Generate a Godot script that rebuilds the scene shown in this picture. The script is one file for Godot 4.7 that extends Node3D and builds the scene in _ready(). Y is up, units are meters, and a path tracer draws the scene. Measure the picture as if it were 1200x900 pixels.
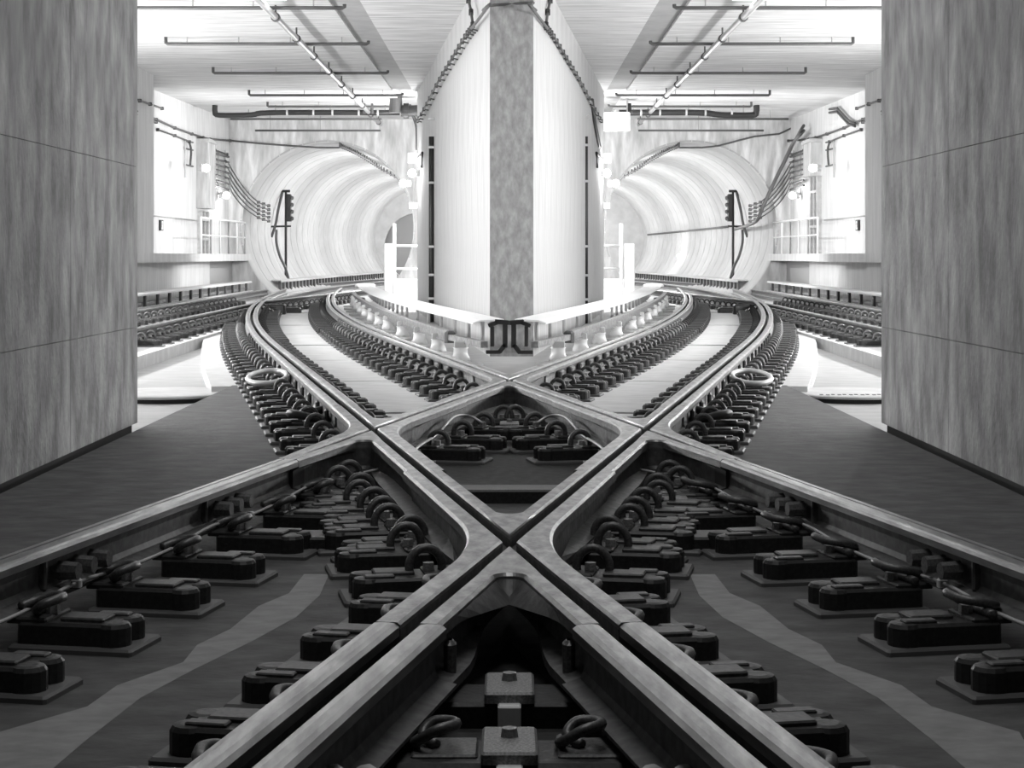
extends Node3D
# Scissors crossing of two tracks under a concrete vault, with two tunnel bores behind.
# Rail tops lie at y = 0, the lens at y = 1; D is the distance ahead of the lens (z = -D).

const EYE := 1.0
const FOCAL := 2100.0          # focal length for a 1200 x 900 frame
const FLOOR := -0.27
const LOW := -0.40
const CEIL := 5.13
const PORTAL := 54.2
const GAP := 0.024
const EXPOSURE := 1.06
const LAMPS := 0.45            # strength of every wall lamp
const FILL_BAY := 6.0               # added fill tubes, out of view above the curves
const FILL_TUBES := 4.4             # strength of the unseen fill tubes added above the crossing
const SLOPE := 0.193

var mats := {}
var taken := {}
var rng := RandomNumberGenerator.new()

# ------------------------------------------------------------------ helpers
func v(x: float, y: float, d: float) -> Vector3:
	return Vector3(x, y, -d)

func at(px: float, py: float, d: float) -> Vector3:      # a point of the survey: bearing, elevation, distance
	return Vector3((px - 597.0) / FOCAL * d, EYE - (py - 300.0) / FOCAL * d, -d)

func numbered(called: String) -> String:
	if not taken.has(called):
		taken[called] = 0
		return called
	taken[called] += 1
	return "%s_%03d" % [called, taken[called]]

func start(smooth := false) -> SurfaceTool:
	var st := SurfaceTool.new()
	st.begin(Mesh.PRIMITIVE_TRIANGLES)
	st.set_smooth_group(0 if smooth else -1)
	return st

func obj(called: String, st: SurfaceTool, m: Material, parent: Node3D = null) -> MeshInstance3D:
	st.generate_normals()
	var o := MeshInstance3D.new()
	o.mesh = st.commit()
	o.material_override = m
	if parent == null:
		o.name = numbered(called)
		add_child(o)
	else:
		o.name = called
		parent.add_child(o, true)
	return o

func tag(o: Node, label: String, category: String, group := "") -> Node:
	o.set_meta("label", label)
	o.set_meta("category", category)
	if group != "":
		o.set_meta("group", group)
	return o

func thing(called: String, label: String, category: String, where := Vector3.ZERO, turn := 0.0, group := "") -> Node3D:
	var o := Node3D.new()
	o.name = numbered(called)
	add_child(o)
	o.position = where
	o.rotation.y = turn
	tag(o, label, category, group)
	return o

func struct(called: String, st: SurfaceTool, m: Material, parent: Node3D = null) -> MeshInstance3D:
	var o := obj(called, st, m, parent)
	if parent == null:
		o.set_meta("kind", "structure")
	return o

func dup(root: Node3D, where: Vector3, turn: float, label: String, group: String) -> Node3D:
	var r: Node3D = root.duplicate()
	r.name = numbered(String(root.name).get_slice("_0", 0))
	add_child(r)
	r.position = where
	r.rotation.y = turn
	r.set_meta("label", label)
	r.set_meta("group", group)
	return r

func tris(st: SurfaceTool, list: PackedVector3Array) -> void:   # a closed set of triangles, turned so that it faces outward
	var vol := 0.0
	var o := list[0]
	for i in range(0, list.size(), 3):
		vol += (list[i] - o).dot((list[i + 1] - o).cross(list[i + 2] - o))
	for i in range(0, list.size(), 3):
		if vol > 0.0:
			st.add_vertex(list[i]); st.add_vertex(list[i + 2]); st.add_vertex(list[i + 1])
		else:
			st.add_vertex(list[i]); st.add_vertex(list[i + 1]); st.add_vertex(list[i + 2])

func loft(st: SurfaceTool, rings: Array, cap := true, loop := false) -> void:
	var l := PackedVector3Array()
	var n: int = rings[0].size()
	var last := rings.size() - (0 if loop else 1)
	for i in last:
		var a: PackedVector3Array = rings[i]
		var b: PackedVector3Array = rings[(i + 1) % rings.size()]
		for k in n:
			var k2 := (k + 1) % n
			l.append_array([a[k], a[k2], b[k2], a[k], b[k2], b[k]])
	if cap and not loop:
		for e in [0, rings.size() - 1]:
			var r: PackedVector3Array = rings[e]
			var flat := PackedVector2Array()
			var nrm := Vector3.ZERO
			for k in n:
				nrm += r[k].cross(r[(k + 1) % n])
			nrm = nrm.normalized()
			var ux := (r[1] - r[0]).normalized()
			if ux.length() < 0.5:
				ux = Vector3.RIGHT
			var uy := nrm.cross(ux)
			for k in n:
				flat.append(Vector2((r[k] - r[0]).dot(ux), (r[k] - r[0]).dot(uy)))
			var idx := Geometry2D.triangulate_polygon(flat)
			for t in range(0, idx.size(), 3):
				var p := [r[idx[t]], r[idx[t + 1]], r[idx[t + 2]]]
				# same sense as the ring for the far end, the other for the near end
				var s: float = (p[1] - p[0]).cross(p[2] - p[0]).dot(nrm)
				var along := s > 0.0
				if along == (e == 0):
					l.append_array([p[0], p[2], p[1]])
				else:
					l.append_array([p[0], p[1], p[2]])
	tris(st, l)

func box(st: SurfaceTool, c: Vector3, s: Vector3, b := Basis()) -> void:
	var r0 := PackedVector3Array()
	var r1 := PackedVector3Array()
	for k in [Vector2(-1, -1), Vector2(1, -1), Vector2(1, 1), Vector2(-1, 1)]:
		r0.append(c + b * Vector3(k.x * s.x / 2, -s.y / 2, k.y * s.z / 2))
		r1.append(c + b * Vector3(k.x * s.x / 2, s.y / 2, k.y * s.z / 2))
	loft(st, [r0, r1])

func oct(c: Vector3, sx: float, sz: float, ch: float, y: float, b: Basis) -> PackedVector3Array:
	var r := PackedVector3Array()
	var x := sx / 2
	var z := sz / 2
	for k in [Vector2(-x + ch, -z), Vector2(x - ch, -z), Vector2(x, -z + ch), Vector2(x, z - ch), Vector2(x - ch, z), Vector2(-x + ch, z), Vector2(-x, z - ch), Vector2(-x, -z + ch)]:
		r.append(c + b * Vector3(k.x, y, k.y))
	return r

func cbox(st: SurfaceTool, c: Vector3, s: Vector3, ch: float, b := Basis()) -> void:   # box with worn edges
	loft(st, [oct(c, s.x, s.z, ch, -s.y / 2, b), oct(c, s.x, s.z, ch, s.y / 2 - ch, b), oct(c, s.x - 2 * ch, s.z - 2 * ch, ch * 0.6, s.y / 2, b)])

func tube(st: SurfaceTool, pts: PackedVector3Array, r: float, n := 8, loop := false) -> void:
	var rings := []
	var up := Vector3.UP
	var c := pts.size()
	for i in c:
		var t: Vector3
		if loop:
			t = pts[(i + 1) % c] - pts[(i - 1 + c) % c]
		else:
			t = pts[mini(i + 1, c - 1)] - pts[maxi(i - 1, 0)]
		t = t.normalized()
		if i == 0 and absf(t.dot(up)) > 0.9:
			up = Vector3.RIGHT
		var s := t.cross(up).normalized()
		up = s.cross(t).normalized()
		var ring := PackedVector3Array()
		for k in n:
			var a := TAU * k / n
			ring.append(pts[i] + (s * cos(a) + up * sin(a)) * r)
		rings.append(ring)
	loft(st, rings, true, loop)

func cyl(st: SurfaceTool, a: Vector3, b: Vector3, r0: float, r1: float, n := 12) -> void:
	var t := (b - a).normalized()
	var s := t.cross(Vector3.UP if absf(t.y) < 0.9 else Vector3.RIGHT).normalized()
	var u := s.cross(t)
	var q0 := PackedVector3Array()
	var q1 := PackedVector3Array()
	for k in n:
		var d := s * cos(TAU * k / n) + u * sin(TAU * k / n)
		q0.append(a + d * r0)
		q1.append(b + d * r1)
	loft(st, [q0, q1])

func lathe(st: SurfaceTool, o: Vector3, prof: Array, n := 14) -> void:     # [radius, height] pairs
	var rings := []
	for p in prof:
		var ring := PackedVector3Array()
		for k in n:
			ring.append(o + Vector3(cos(TAU * k / n) * p[0], p[1], sin(TAU * k / n) * p[0]))
		rings.append(ring)
	loft(st, rings)

func slab(st: SurfaceTool, poly: PackedVector2Array, y0: float, y1: float) -> void:   # plan in (x, D)
	var a := PackedVector3Array()
	var b := PackedVector3Array()
	for p in poly:
		a.append(v(p.x, y0, p.y))
		b.append(v(p.x, y1, p.y))
	loft(st, [a, b])

func smooth_path(pts: Array, per := 6) -> PackedVector3Array:
	var out := PackedVector3Array()
	for i in pts.size() - 1:
		var p0: Vector3 = pts[maxi(i - 1, 0)]
		var p1: Vector3 = pts[i]
		var p2: Vector3 = pts[i + 1]
		var p3: Vector3 = pts[mini(i + 2, pts.size() - 1)]
		for k in per:
			out.append(p1.cubic_interpolate(p2, p0, p3, float(k) / per))
	out.append(pts[pts.size() - 1])
	return out

func normals2(path: PackedVector2Array) -> PackedVector2Array:   # to the right of the way ahead
	var n := PackedVector2Array()
	for i in path.size():
		var t := (path[mini(i + 1, path.size() - 1)] - path[maxi(i - 1, 0)]).normalized()
		n.append(Vector2(t.y, -t.x))
	return n

func sweep(st: SurfaceTool, path: PackedVector2Array, prof: Array, side := 1.0, off := 0.0) -> void:   # prof: [offset, height]
	var nn := normals2(path)
	var rings := []
	for i in path.size():
		var r := PackedVector3Array()
		for p in prof:
			var q: Vector2 = path[i] + nn[i] * (off + p[0]) * side
			r.append(v(q.x, p[1], q.y))
		rings.append(r)
	loft(st, rings)

func flip(path: PackedVector2Array, s: float) -> PackedVector2Array:
	var r := PackedVector2Array()
	for p in path:
		r.append(Vector2(p.x * s, p.y))
	return r

# ------------------------------------------------------------------ materials
func grain(seed_: int, freq: float, lo: float, hi: float, oct_ := 5, mid := 0.5) -> NoiseTexture2D:
	var n := FastNoiseLite.new()
	n.seed = seed_
	n.frequency = freq
	n.fractal_octaves = oct_
	n.fractal_gain = 0.6
	var t := NoiseTexture2D.new()
	t.noise = n
	t.width = 512
	t.height = 512
	t.seamless = true
	var g := Gradient.new()
	g.set_color(0, Color(lo, lo, lo))
	g.set_color(1, Color(hi, hi, hi))
	g.add_point(mid, Color((lo + hi) / 2, (lo + hi) / 2, (lo + hi) / 2))
	t.color_ramp = g
	return t

func bump(seed_: int, freq: float, k := 3.0) -> NoiseTexture2D:
	var t := grain(seed_, freq, 0.0, 1.0)
	t.color_ramp = null
	t.as_normal_map = true
	t.bump_strength = k
	return t

func mk(called: String, grey: float, rough: float, metal := 0.0, tex: Texture2D = null, sc := Vector3.ONE, nrm: Texture2D = null, nsc := 0.5) -> StandardMaterial3D:
	var m := StandardMaterial3D.new()
	m.resource_name = called
	m.albedo_color = Color(grey, grey, grey).linear_to_srgb()
	m.roughness = rough
	m.metallic = metal
	if tex != null or nrm != null:
		m.uv1_triplanar = true
		m.uv1_world_triplanar = true
		m.uv1_scale = sc
	if tex != null:
		m.albedo_texture = tex
	if nrm != null:
		m.normal_enabled = true
		m.normal_texture = nrm
		m.normal_scale = nsc
	mats[called] = m
	return m

func make_materials() -> void:
	var soft := grain(3, 0.012, 0.88, 1.0)
	var blot := grain(5, 0.013, 0.55, 1.0, 8, 0.45)
	var fine := grain(8, 0.05, 0.55, 1.0, 4)
	var rough_n := bump(12, 0.04, 2.0)
	mk("wall", 0.76, 0.85, 0.0, soft, Vector3(0.5, 0.07, 0.5), rough_n, 0.15)
	mk("ceiling", 0.86, 0.9, 0.0, grain(21, 0.02, 0.72, 1.0), Vector3(0.05, 0.4, 0.55))
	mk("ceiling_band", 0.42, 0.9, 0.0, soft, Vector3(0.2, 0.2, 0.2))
	mk("pier", 0.47, 0.8, 0.0, blot, Vector3(0.55, 0.2, 0.55), bump(31, 0.09, 3.0), 0.35)
	mk("nose", 0.66, 0.85, 0.0, grain(41, 0.02, 0.80, 1.0), Vector3(0.9, 0.06, 0.9))
	mk("nose_shaded", 0.41, 0.85, 0.0, grain(43, 0.03, 0.72, 1.0, 6), Vector3(0.5, 0.25, 0.5), rough_n, 0.3)  # same concrete as the flanks, darkened to paint in the front's shade
	mk("portal", 0.78, 0.85, 0.0, grain(47, 0.012, 0.7, 1.0), Vector3(0.4, 0.08, 0.4))
	mk("lining", 0.66, 0.8, 0.0, soft, Vector3(0.2, 0.2, 0.2))
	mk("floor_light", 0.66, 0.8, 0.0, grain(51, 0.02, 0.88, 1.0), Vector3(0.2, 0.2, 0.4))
	mk("floor_outer_dimmed", 0.44, 0.8, 0.0, grain(51, 0.02, 0.88, 1.0), Vector3(0.2, 0.2, 0.4))  # same concrete as floor_light, darkened to offset the strong lamp light
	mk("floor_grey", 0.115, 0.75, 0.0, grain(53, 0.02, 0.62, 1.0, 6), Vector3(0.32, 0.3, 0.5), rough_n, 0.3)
	mk("floor_pale", 0.29, 0.75, 0.0, grain(57, 0.04, 0.8, 1.0), Vector3(0.3, 0.3, 0.5))
	mk("floor_dark", 0.05, 0.85, 0.0, fine, Vector3(0.5, 0.5, 0.5))
	mk("gap", 0.05, 0.9)
	mk("head", 0.48, 0.38, 0.9, grain(61, 0.02, 0.6, 1.0, 5), Vector3(1.2, 1.2, 0.25), rough_n, 0.12)
	mk("cast_top", 0.46, 0.42, 0.85, grain(63, 0.02, 0.55, 1.0, 5), Vector3(1.3, 1.3, 0.6), rough_n, 0.2)
	mk("cast", 0.19, 0.55, 0.35, grain(65, 0.03, 0.5, 1.0, 5), Vector3(0.9, 0.9, 0.9), rough_n, 0.3)
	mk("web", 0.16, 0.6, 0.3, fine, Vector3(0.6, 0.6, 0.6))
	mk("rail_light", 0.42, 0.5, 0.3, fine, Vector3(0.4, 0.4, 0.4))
	mk("plate", 0.035, 0.5, 0.2, fine, Vector3(1.5, 1.5, 1.5), rough_n, 0.3)
	mk("cap", 0.09, 0.5, 0.2, fine, Vector3(1.5, 1.5, 1.5))
	mk("plate_edge", 0.11, 0.6, 0.1)
	mk("clip", 0.2, 0.45, 0.5, fine, Vector3(3, 3, 3))
	mk("clamp", 0.42, 0.5, 0.2, fine, Vector3(4, 4, 4))
	mk("bolt", 0.5, 0.5, 0.4, fine, Vector3(4, 4, 4))
	mk("white", 0.80, 0.5)
	mk("white_dull", 0.62, 0.7, 0.0, soft, Vector3(1, 1, 1))
	mk("porcelain", 0.80, 0.3)
	mk("black", 0.02, 0.5)
	mk("pipe_dark", 0.10, 0.5, 0.2)
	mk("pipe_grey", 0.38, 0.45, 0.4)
	mk("cable", 0.08, 0.6)
	mk("cable_pale", 0.42, 0.6)
	mk("galv", 0.60, 0.45, 0.5)
	mk("sign", 0.05, 0.5)
	mk("door", 0.14, 0.6)
	var lamp := mk("lamp", 0.9, 0.5)
	lamp.emission_enabled = true
	lamp.emission = Color(1, 1, 1)
	lamp.emission_energy_multiplier = 5.0

# ------------------------------------------------------------------ tracks
func b1x(d: float) -> float:       # centre of the flangeway at the outer rail of the track that runs to the left
	var x := -SLOPE * (d - 6.31)
	if d > 20.0:
		var t := d - 20.0
		x += 0.002736 * t * t - 1.826e-5 * t * t * t
	return x

func b1(d0: float, d1: float, step := 0.7) -> PackedVector2Array:
	var r := PackedVector2Array()
	var n := maxi(1, ceili((d1 - d0) / step))
	for i in n + 1:
		var d := lerpf(d0, d1, float(i) / n)
		r.append(Vector2(b1x(d), d))
	return r

func shifted(p: PackedVector2Array, o: float) -> PackedVector2Array:
	var nn := normals2(p)
	var r := PackedVector2Array()
	for i in p.size():
		r.append(p[i] + nn[i] * o)
	return r

func b2(d0: float, d1: float, step := 0.7) -> PackedVector2Array:
	return shifted(b1(d0 - 0.3, d1 - 0.2, step), 1.551)

func cx(d: float, o: float) -> float:     # through track beside the wall
	return -5.95 - 0.022 * (d - 25.0) + o + 0.0032 * pow(maxf(d - 52.0, 0.0), 2.0)

func cline(d0: float, d1: float, o: float, step := 1.5) -> PackedVector2Array:
	var r := PackedVector2Array()
	var n := ceili((d1 - d0) / step)
	for i in n + 1:
		var d := lerpf(d0, d1, float(i) / n)
		r.append(Vector2(cx(d, o), d))
	return r

func make_rail(called: String, label: String, path: PackedVector2Array, s: float, off: float, w := 0.074, webm := "web", headm := "head", groove := false, cat := "rail") -> Node3D:
	var o := thing(called, label, cat)
	var h := w / 2
	var head := [[-h, -0.036], [-h, -0.011], [-h * 0.72, -0.002], [-h * 0.3, 0.0], [h * 0.3, 0.0], [h * 0.72, -0.002], [h, -0.011], [h, -0.036], [h * 0.35, -0.05], [-h * 0.35, -0.05]]
	if groove:
		head = [[-h, -0.036], [-h, -0.011], [-h * 0.8, -0.001], [-h * 0.38, 0.0], [-h * 0.36, -0.014], [-h * 0.2, -0.014], [-h * 0.18, 0.0], [h * 0.6, 0.0], [h * 0.85, -0.003], [h, -0.013], [h, -0.036], [h * 0.35, -0.05], [-h * 0.35, -0.05]]
	var st := start()
	sweep(st, flip(path, s), head, s, off)
	obj("head", st, mats[headm], o)
	st = start()
	sweep(st, flip(path, s), [[-0.016, -0.049], [0.016, -0.049], [0.010, -0.075], [0.010, -0.125], [0.02, -0.145], [0.07, -0.160], [0.07, -0.170], [-0.07, -0.170], [-0.07, -0.160], [-0.02, -0.145], [-0.010, -0.125], [-0.010, -0.075]], s, off)
	obj("web", st, mats[webm], o)
	return o

func quadrant(o: Node3D, c: Vector2, d1: Vector2, l1: float, d2: Vector2, l2: float, w: float, r: float, cave := 0.0, end1 := Vector2.ZERO, end2 := Vector2.ZERO) -> void:
	# one corner of a crossing: two heads that meet beside the flangeways, with a round inner corner
	if end1 == Vector2.ZERO:
		end1 = Vector2(GAP, w)
	if end2 == Vector2.ZERO:
		end2 = Vector2(GAP, w)
	var cosf := d1.dot(d2)
	var sinf := absf(d1.cross(d2))
	var n1 := (d2 - d1 * cosf).normalized()
	var n2 := (d1 - d2 * cosf).normalized()
	var k := (1.0 + cosf) / sinf
	var tc := k * (GAP + w + r)
	var tp := k * GAP
	var cen := c + (d1 + d2) / sinf * (GAP + w + r)
	var outer := PackedVector2Array()
	var inner := PackedVector2Array()
	var solid := PackedFloat32Array()
	var na := 7
	for i in na:
		var t := lerpf(l1, tc, float(i) / na)
		var g := lerpf(end1.x, GAP, float(i) / na)
		outer.append(c + d1 * t + n1 * g)
		inner.append(c + d1 * t + n1 * (g + lerpf(end1.y, w, float(i) / na)))
		solid.append(clampf((t - tc) / -0.5 + 1.0, 0.0, 1.0))
	var arc := 12
	var a1 := (-n1).angle()
	var a2 := (-n2).angle()
	var da := wrapf(a2 - a1, -PI, PI)
	for i in arc + 1:
		var u := float(i) / arc
		var a := a1 + da * u
		inner.append(cen + Vector2(cos(a), sin(a)) * r)
		if u <= 0.5:
			outer.append(c + d1 * lerpf(tc, tp, u * 2) + n1 * GAP)
		else:
			outer.append(c + d2 * lerpf(tp, tc, u * 2 - 1) + n2 * GAP)
		solid.append(1.0)
	for i in na:
		var t := lerpf(tc, l2, float(i + 1) / na)
		var g := lerpf(GAP, end2.x, float(i + 1) / na)
		outer.append(c + d2 * t + n2 * g)
		inner.append(c + d2 * t + n2 * (g + lerpf(w, end2.y, float(i + 1) / na)))
		solid.append(clampf((t - tc) / -0.5 + 1.0, 0.0, 1.0))
	var tops := []
	var bodies := []
	for i in outer.size():
		var dir := (inner[i] - outer[i]).normalized()
		var s := solid[i]
		var under := s * cave
		var ln := inner[i].distance_to(outer[i])
		var back := -minf(ln - 0.02, lerpf(0.042 * (1.0 - s), ln * 0.9, under))
		var top := PackedVector3Array()
		for q in [[0, 0.0, -0.02], [0, 0.0, -0.008], [0, 0.008, 0.0], [1, -0.010, 0.0], [1, 0.0, -0.010], [1, 0.0, -0.02]]:
			var p: Vector2 = (outer[i] if q[0] == 0 else inner[i]) + dir * q[1]
			top.append(v(p.x, q[2], p.y))
		tops.append(top)
		var body := PackedVector3Array()
		for q in [[0, 0.0, -0.185], [0, 0.0, -0.0195], [1, 0.0, -0.0195], [1, 0.002 + under * 0.06, lerpf(-0.042, -0.085, under)], [1, back, lerpf(-0.062, -0.095, under)], [1, back, -0.140], [1, lerpf(0.035, 0.012, s) - under * (0.012 - back), -0.158], [1, lerpf(0.035, 0.012, s) - under * (0.012 - back), -0.185]]:
			var p: Vector2 = (outer[i] if q[0] == 0 else inner[i]) + dir * q[1]
			body.append(v(p.x, q[2], p.y))
		bodies.append(body)
	var st := start()
	loft(st, tops)
	obj("running_surface", st, mats.cast_top, o)
	st = start()
	loft(st, bodies)
	obj("casting_arm", st, mats.cast, o)

func frog(label: String, c: Vector2, arms: Array, caves: Array) -> Node3D:   # arms: [direction, length] in turn around
	var o := thing("crossing_frog", label, "rail crossing", Vector3.ZERO)
	for i in 4:
		var a: Array = arms[i]
		var b: Array = arms[(i + 1) % 4]
		var obtuse: bool = a[0].dot(b[0]) < 0.0
		quadrant(o, c, a[0], a[1], b[0], b[1], 0.078 if obtuse else 0.064, 2.6 if obtuse else 0.045, caves[i], a[2] if a.size() > 2 else Vector2.ZERO, b[2] if b.size() > 2 else Vector2.ZERO)
	var st := start()
	for a in arms:
		var e: Vector2 = c + a[0] * a[1]
		var n := Vector2(-a[0].y, a[0].x) * (GAP + 0.004)
		slab(st, PackedVector2Array([c + n, e + n, e - n, c - n]), -0.185, -0.055)
	obj("flangeway_floor", st, mats.gap, o)
	return o

# ------------------------------------------------------------------ fastenings
func make_fastener(rough_kind: int) -> Node3D:
	# local x points away from the rail; the rail's own line is x = 0; y = 0 is the floor
	var o := thing("rail_fastener", "", "rail fastener", Vector3(0, -20, 0))
	var st := start()
	cbox(st, Vector3(0.262, 0.011, 0), Vector3(0.424, 0.022, 0.26), 0.008)
	obj("base_sheet", st, mats.plate_edge, o)
	st = start()
	cbox(st, Vector3(0.235, 0.055, 0), Vector3(0.33, 0.075, 0.205), 0.010)
	cbox(st, Vector3(0.10, 0.095, 0), Vector3(0.14, 0.02, 0.19), 0.006)
	for z in [-0.055, 0.055]:
		lathe(st, Vector3(0.385, 0.018, z), [[0.056, 0.0], [0.056, 0.062], [0.048, 0.074], [0.03, 0.077]], 14)
	cbox(st, Vector3(0.365, 0.045, 0), Vector3(0.10, 0.055, 0.16), 0.008)
	var blk := obj("block", st, mats.plate, o)
	st = start()
	cbox(st, Vector3(0.28, 0.099, 0.02), Vector3(0.15, 0.014, 0.10), 0.005)
	cbox(st, Vector3(0.34, 0.097, -0.06), Vector3(0.11, 0.012, 0.045), 0.004)
	obj("cap_plate", st, mats.cap, blk)
	st = start(true)
	if rough_kind == 0:
		tube(st, smooth_path([Vector3(0.10, 0.115, -0.10), Vector3(0.115, 0.118, 0.0), Vector3(0.125, 0.125, 0.07), Vector3(0.16, 0.15, 0.095), Vector3(0.19, 0.16, 0.05), Vector3(0.175, 0.155, -0.02), Vector3(0.13, 0.150, -0.055), Vector3(0.07, 0.135, -0.04), Vector3(0.04, 0.122, 0.01)], 5), 0.016, 8)
	else:
		var ring := PackedVector3Array()
		for k in 13:
			var a := -0.35 + (PI + 0.7) * k / 12
			ring.append(Vector3(0.16 + 0.062 * cos(a), 0.115 + 0.072 * sin(a), 0.0))
		tube(st, ring, 0.017, 7)
	obj("spring_clip", st, mats.clip, o)
	st = start()
	cyl(st, Vector3(0.15, 0.10, 0.0), Vector3(0.15, 0.132, 0.0), 0.024, 0.022, 6)
	obj("anchor_bolt", st, mats.bolt, o)
	return o

var near_kind: Node3D
var ring_kind: Node3D
var used_first := {}

const ORDINALS := ["first", "second", "third", "fourth", "fifth", "sixth", "seventh", "eighth", "ninth", "tenth", "eleventh", "twelfth"]
var far_places: Array[Transform3D] = []

func put_fastener(kind: Node3D, p: Vector2, dir: Vector2, y: float, label: String, group: String) -> void:
	var turn := atan2(dir.y, dir.x)
	if not used_first.has(kind):
		used_first[kind] = true
		kind.position = v(p.x, y, p.y)
		kind.rotation.y = turn
		tag(kind, label, "rail fastener", group)
		return
	dup(kind, v(p.x, y, p.y), turn, label, group)

func fastener_row(kind: Node3D, path: PackedVector2Array, s: float, side: float, every: float, y: float, label: String, group: String, off := 0.0, first := 0.0, far_from := 31.0) -> void:
	var p := flip(path, s)
	var nn := normals2(p)
	var run := every - first
	var count := 0
	for i in p.size() - 1:
		var seg := p[i].distance_to(p[i + 1])
		var t := every - run
		while t <= seg:
			var q := p[i].lerp(p[i + 1], t / seg)
			var n := (nn[i] + nn[i + 1]).normalized() * side * s
			var place: Vector2 = q + n * off
			if place.y > far_from:
				far_places.append(Transform3D(Basis(Vector3.UP, atan2(n.y, n.x)), v(place.x, y, place.y)))
			elif count < 12:
				put_fastener(kind, place, n, y, ORDINALS[count] + label, group)
			else:
				put_fastener(kind, place, n, y, "farther" + label, group)
			count += 1
			t += every
		run = fmod(run + seg, every)

# ------------------------------------------------------------------ lamps
func wall_lamp(where: Vector3, out: Vector3, energy: float, label: String, group := "") -> void:
	var o := thing("wall_lamp", label, "lamp", where, 0.0, group)
	var st := start()
	cyl(st, -out * 0.02, out * 0.09, 0.085, 0.10, 14)
	obj("lamp_base", st, mats.galv, o)
	st = start(true)
	var rings := []
	for i in 9:
		var a := PI * (i + 0.5) / 9
		var ring := PackedVector3Array()
		for k in 14:
			ring.append(out * 0.19 + Vector3(sin(a) * cos(TAU * k / 14), cos(a), sin(a) * sin(TAU * k / 14)) * 0.105)
		rings.append(ring)
	loft(st, rings)
	obj("lamp_globe", st, mats.lamp, o)
	var l := OmniLight3D.new()
	l.name = "lamp_light"
	l.position = out * 0.19
	l.light_energy = energy * LAMPS
	l.light_size = 0.1
	l.omni_range = 80.0
	l.omni_attenuation = 2.0
	l.shadow_enabled = true
	o.add_child(l)

func fill_tube(where: Vector3, power: float, which: String) -> void:  # fill fixture added on the ceiling, outside the view
	var o := thing("fill_tube", "unseen fill tube added above the tracks, %s" % which, "lamp", where)
	var st := start()
	cbox(st, Vector3(0, 0.02, 0), Vector3(1.5, 0.06, 0.2), 0.01)
	obj("housing", st, mats.galv, o)
	st = start()
	box(st, Vector3(0, -0.03, 0), Vector3(1.4, 0.04, 0.12))
	obj("lamp_diffuser", st, mats.lamp, o)
	var l := AreaLight3D.new()
	l.name = "lamp_light"
	l.position = Vector3(0, -0.06, 0)
	l.rotation.x = -PI / 2
	l.area_size = Vector2(1.4, 0.12)
	l.light_energy = power
	l.area_range = 60.0
	l.shadow_enabled = true
	o.add_child(l)

func recess(px: float, py: float, s: float, off := 0.06) -> Vector3:     # a bearing met with the side wall
	var k := (px - 597.0) / FOCAL
	var d: float
	var inset := off
	if px < 183.0:
		d = (-8.12 + inset) / k
	else:
		d = (-8.83 + inset - 0.036 * 44.9) / (k - 0.036)
	var p := at(px, py, d)
	p.x *= s
	return p

func flank(px: float, py: float, s: float, off := 0.04) -> Vector3:     # a bearing met with the side of the wedge pier
	# runs from (-0.274, 25) to (-2.314, 45)
	var m := -0.102
	var k := (px - 597.0) / FOCAL
	var d := (-0.274 - off - m * 25.0) / (k - m)
	var p := at(px, py, d)
	p.x *= s
	return p

func pts(list: Array) -> PackedVector3Array:
	return PackedVector3Array(list)

func SIDE(s: float) -> String:
	return "left" if s > 0 else "right"

# ------------------------------------------------------------------ the scene
func _ready() -> void:
	# camera, surroundings, exposure
	var cam := Camera3D.new()
	cam.name = "camera"
	cam.position = Vector3(0, EYE, 0)
	cam.projection = Camera3D.PROJECTION_FRUSTUM
	cam.near = 0.1
	cam.far = 300.0
	cam.size = 900.0 / FOCAL * cam.near
	cam.frustum_offset = Vector2(3.0, -150.0) / FOCAL * cam.near
	add_child(cam)
	cam.make_current()
	var we := WorldEnvironment.new()
	we.name = "surroundings"
	var e := Environment.new()
	e.background_mode = Environment.BG_COLOR
	e.background_color = Color(0, 0, 0)
	e.tonemap_mode = Environment.TONE_MAPPER_LINEAR
	e.tonemap_exposure = EXPOSURE
	e.sdfgi_enabled = true
	e.ssao_enabled = true
	e.ssil_enabled = true
	we.environment = e
	add_child(we)
	rng.seed = 7
	make_materials()
	for i in 2:
		fill_tube(v(0, CEIL - 0.06, 4.5 + 3.5 * i), FILL_TUBES, ["nearest the lens", "second from the lens"][i])
	for s: float in [1.0, -1.0]:
		for i in 2:
			fill_tube(v(-4.2 * s, CEIL - 0.06, 25.4 + 2.7 * i), FILL_BAY, "%s on the %s" % [["nearer", "farther"][i], SIDE(s)])
	room()
	piers()
	for s: float in [1.0, -1.0]:
		tunnel(s)
		bore_rail(s)
		platform(s)
		ceiling_pipes(s)
	crossing()
	for s: float in [1.0, -1.0]:
		rails(s)
		third_rails(s)
		wall_things(s)
		lamps(s)
		pier_things(s)
	fastenings()
	cell_things()

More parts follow.
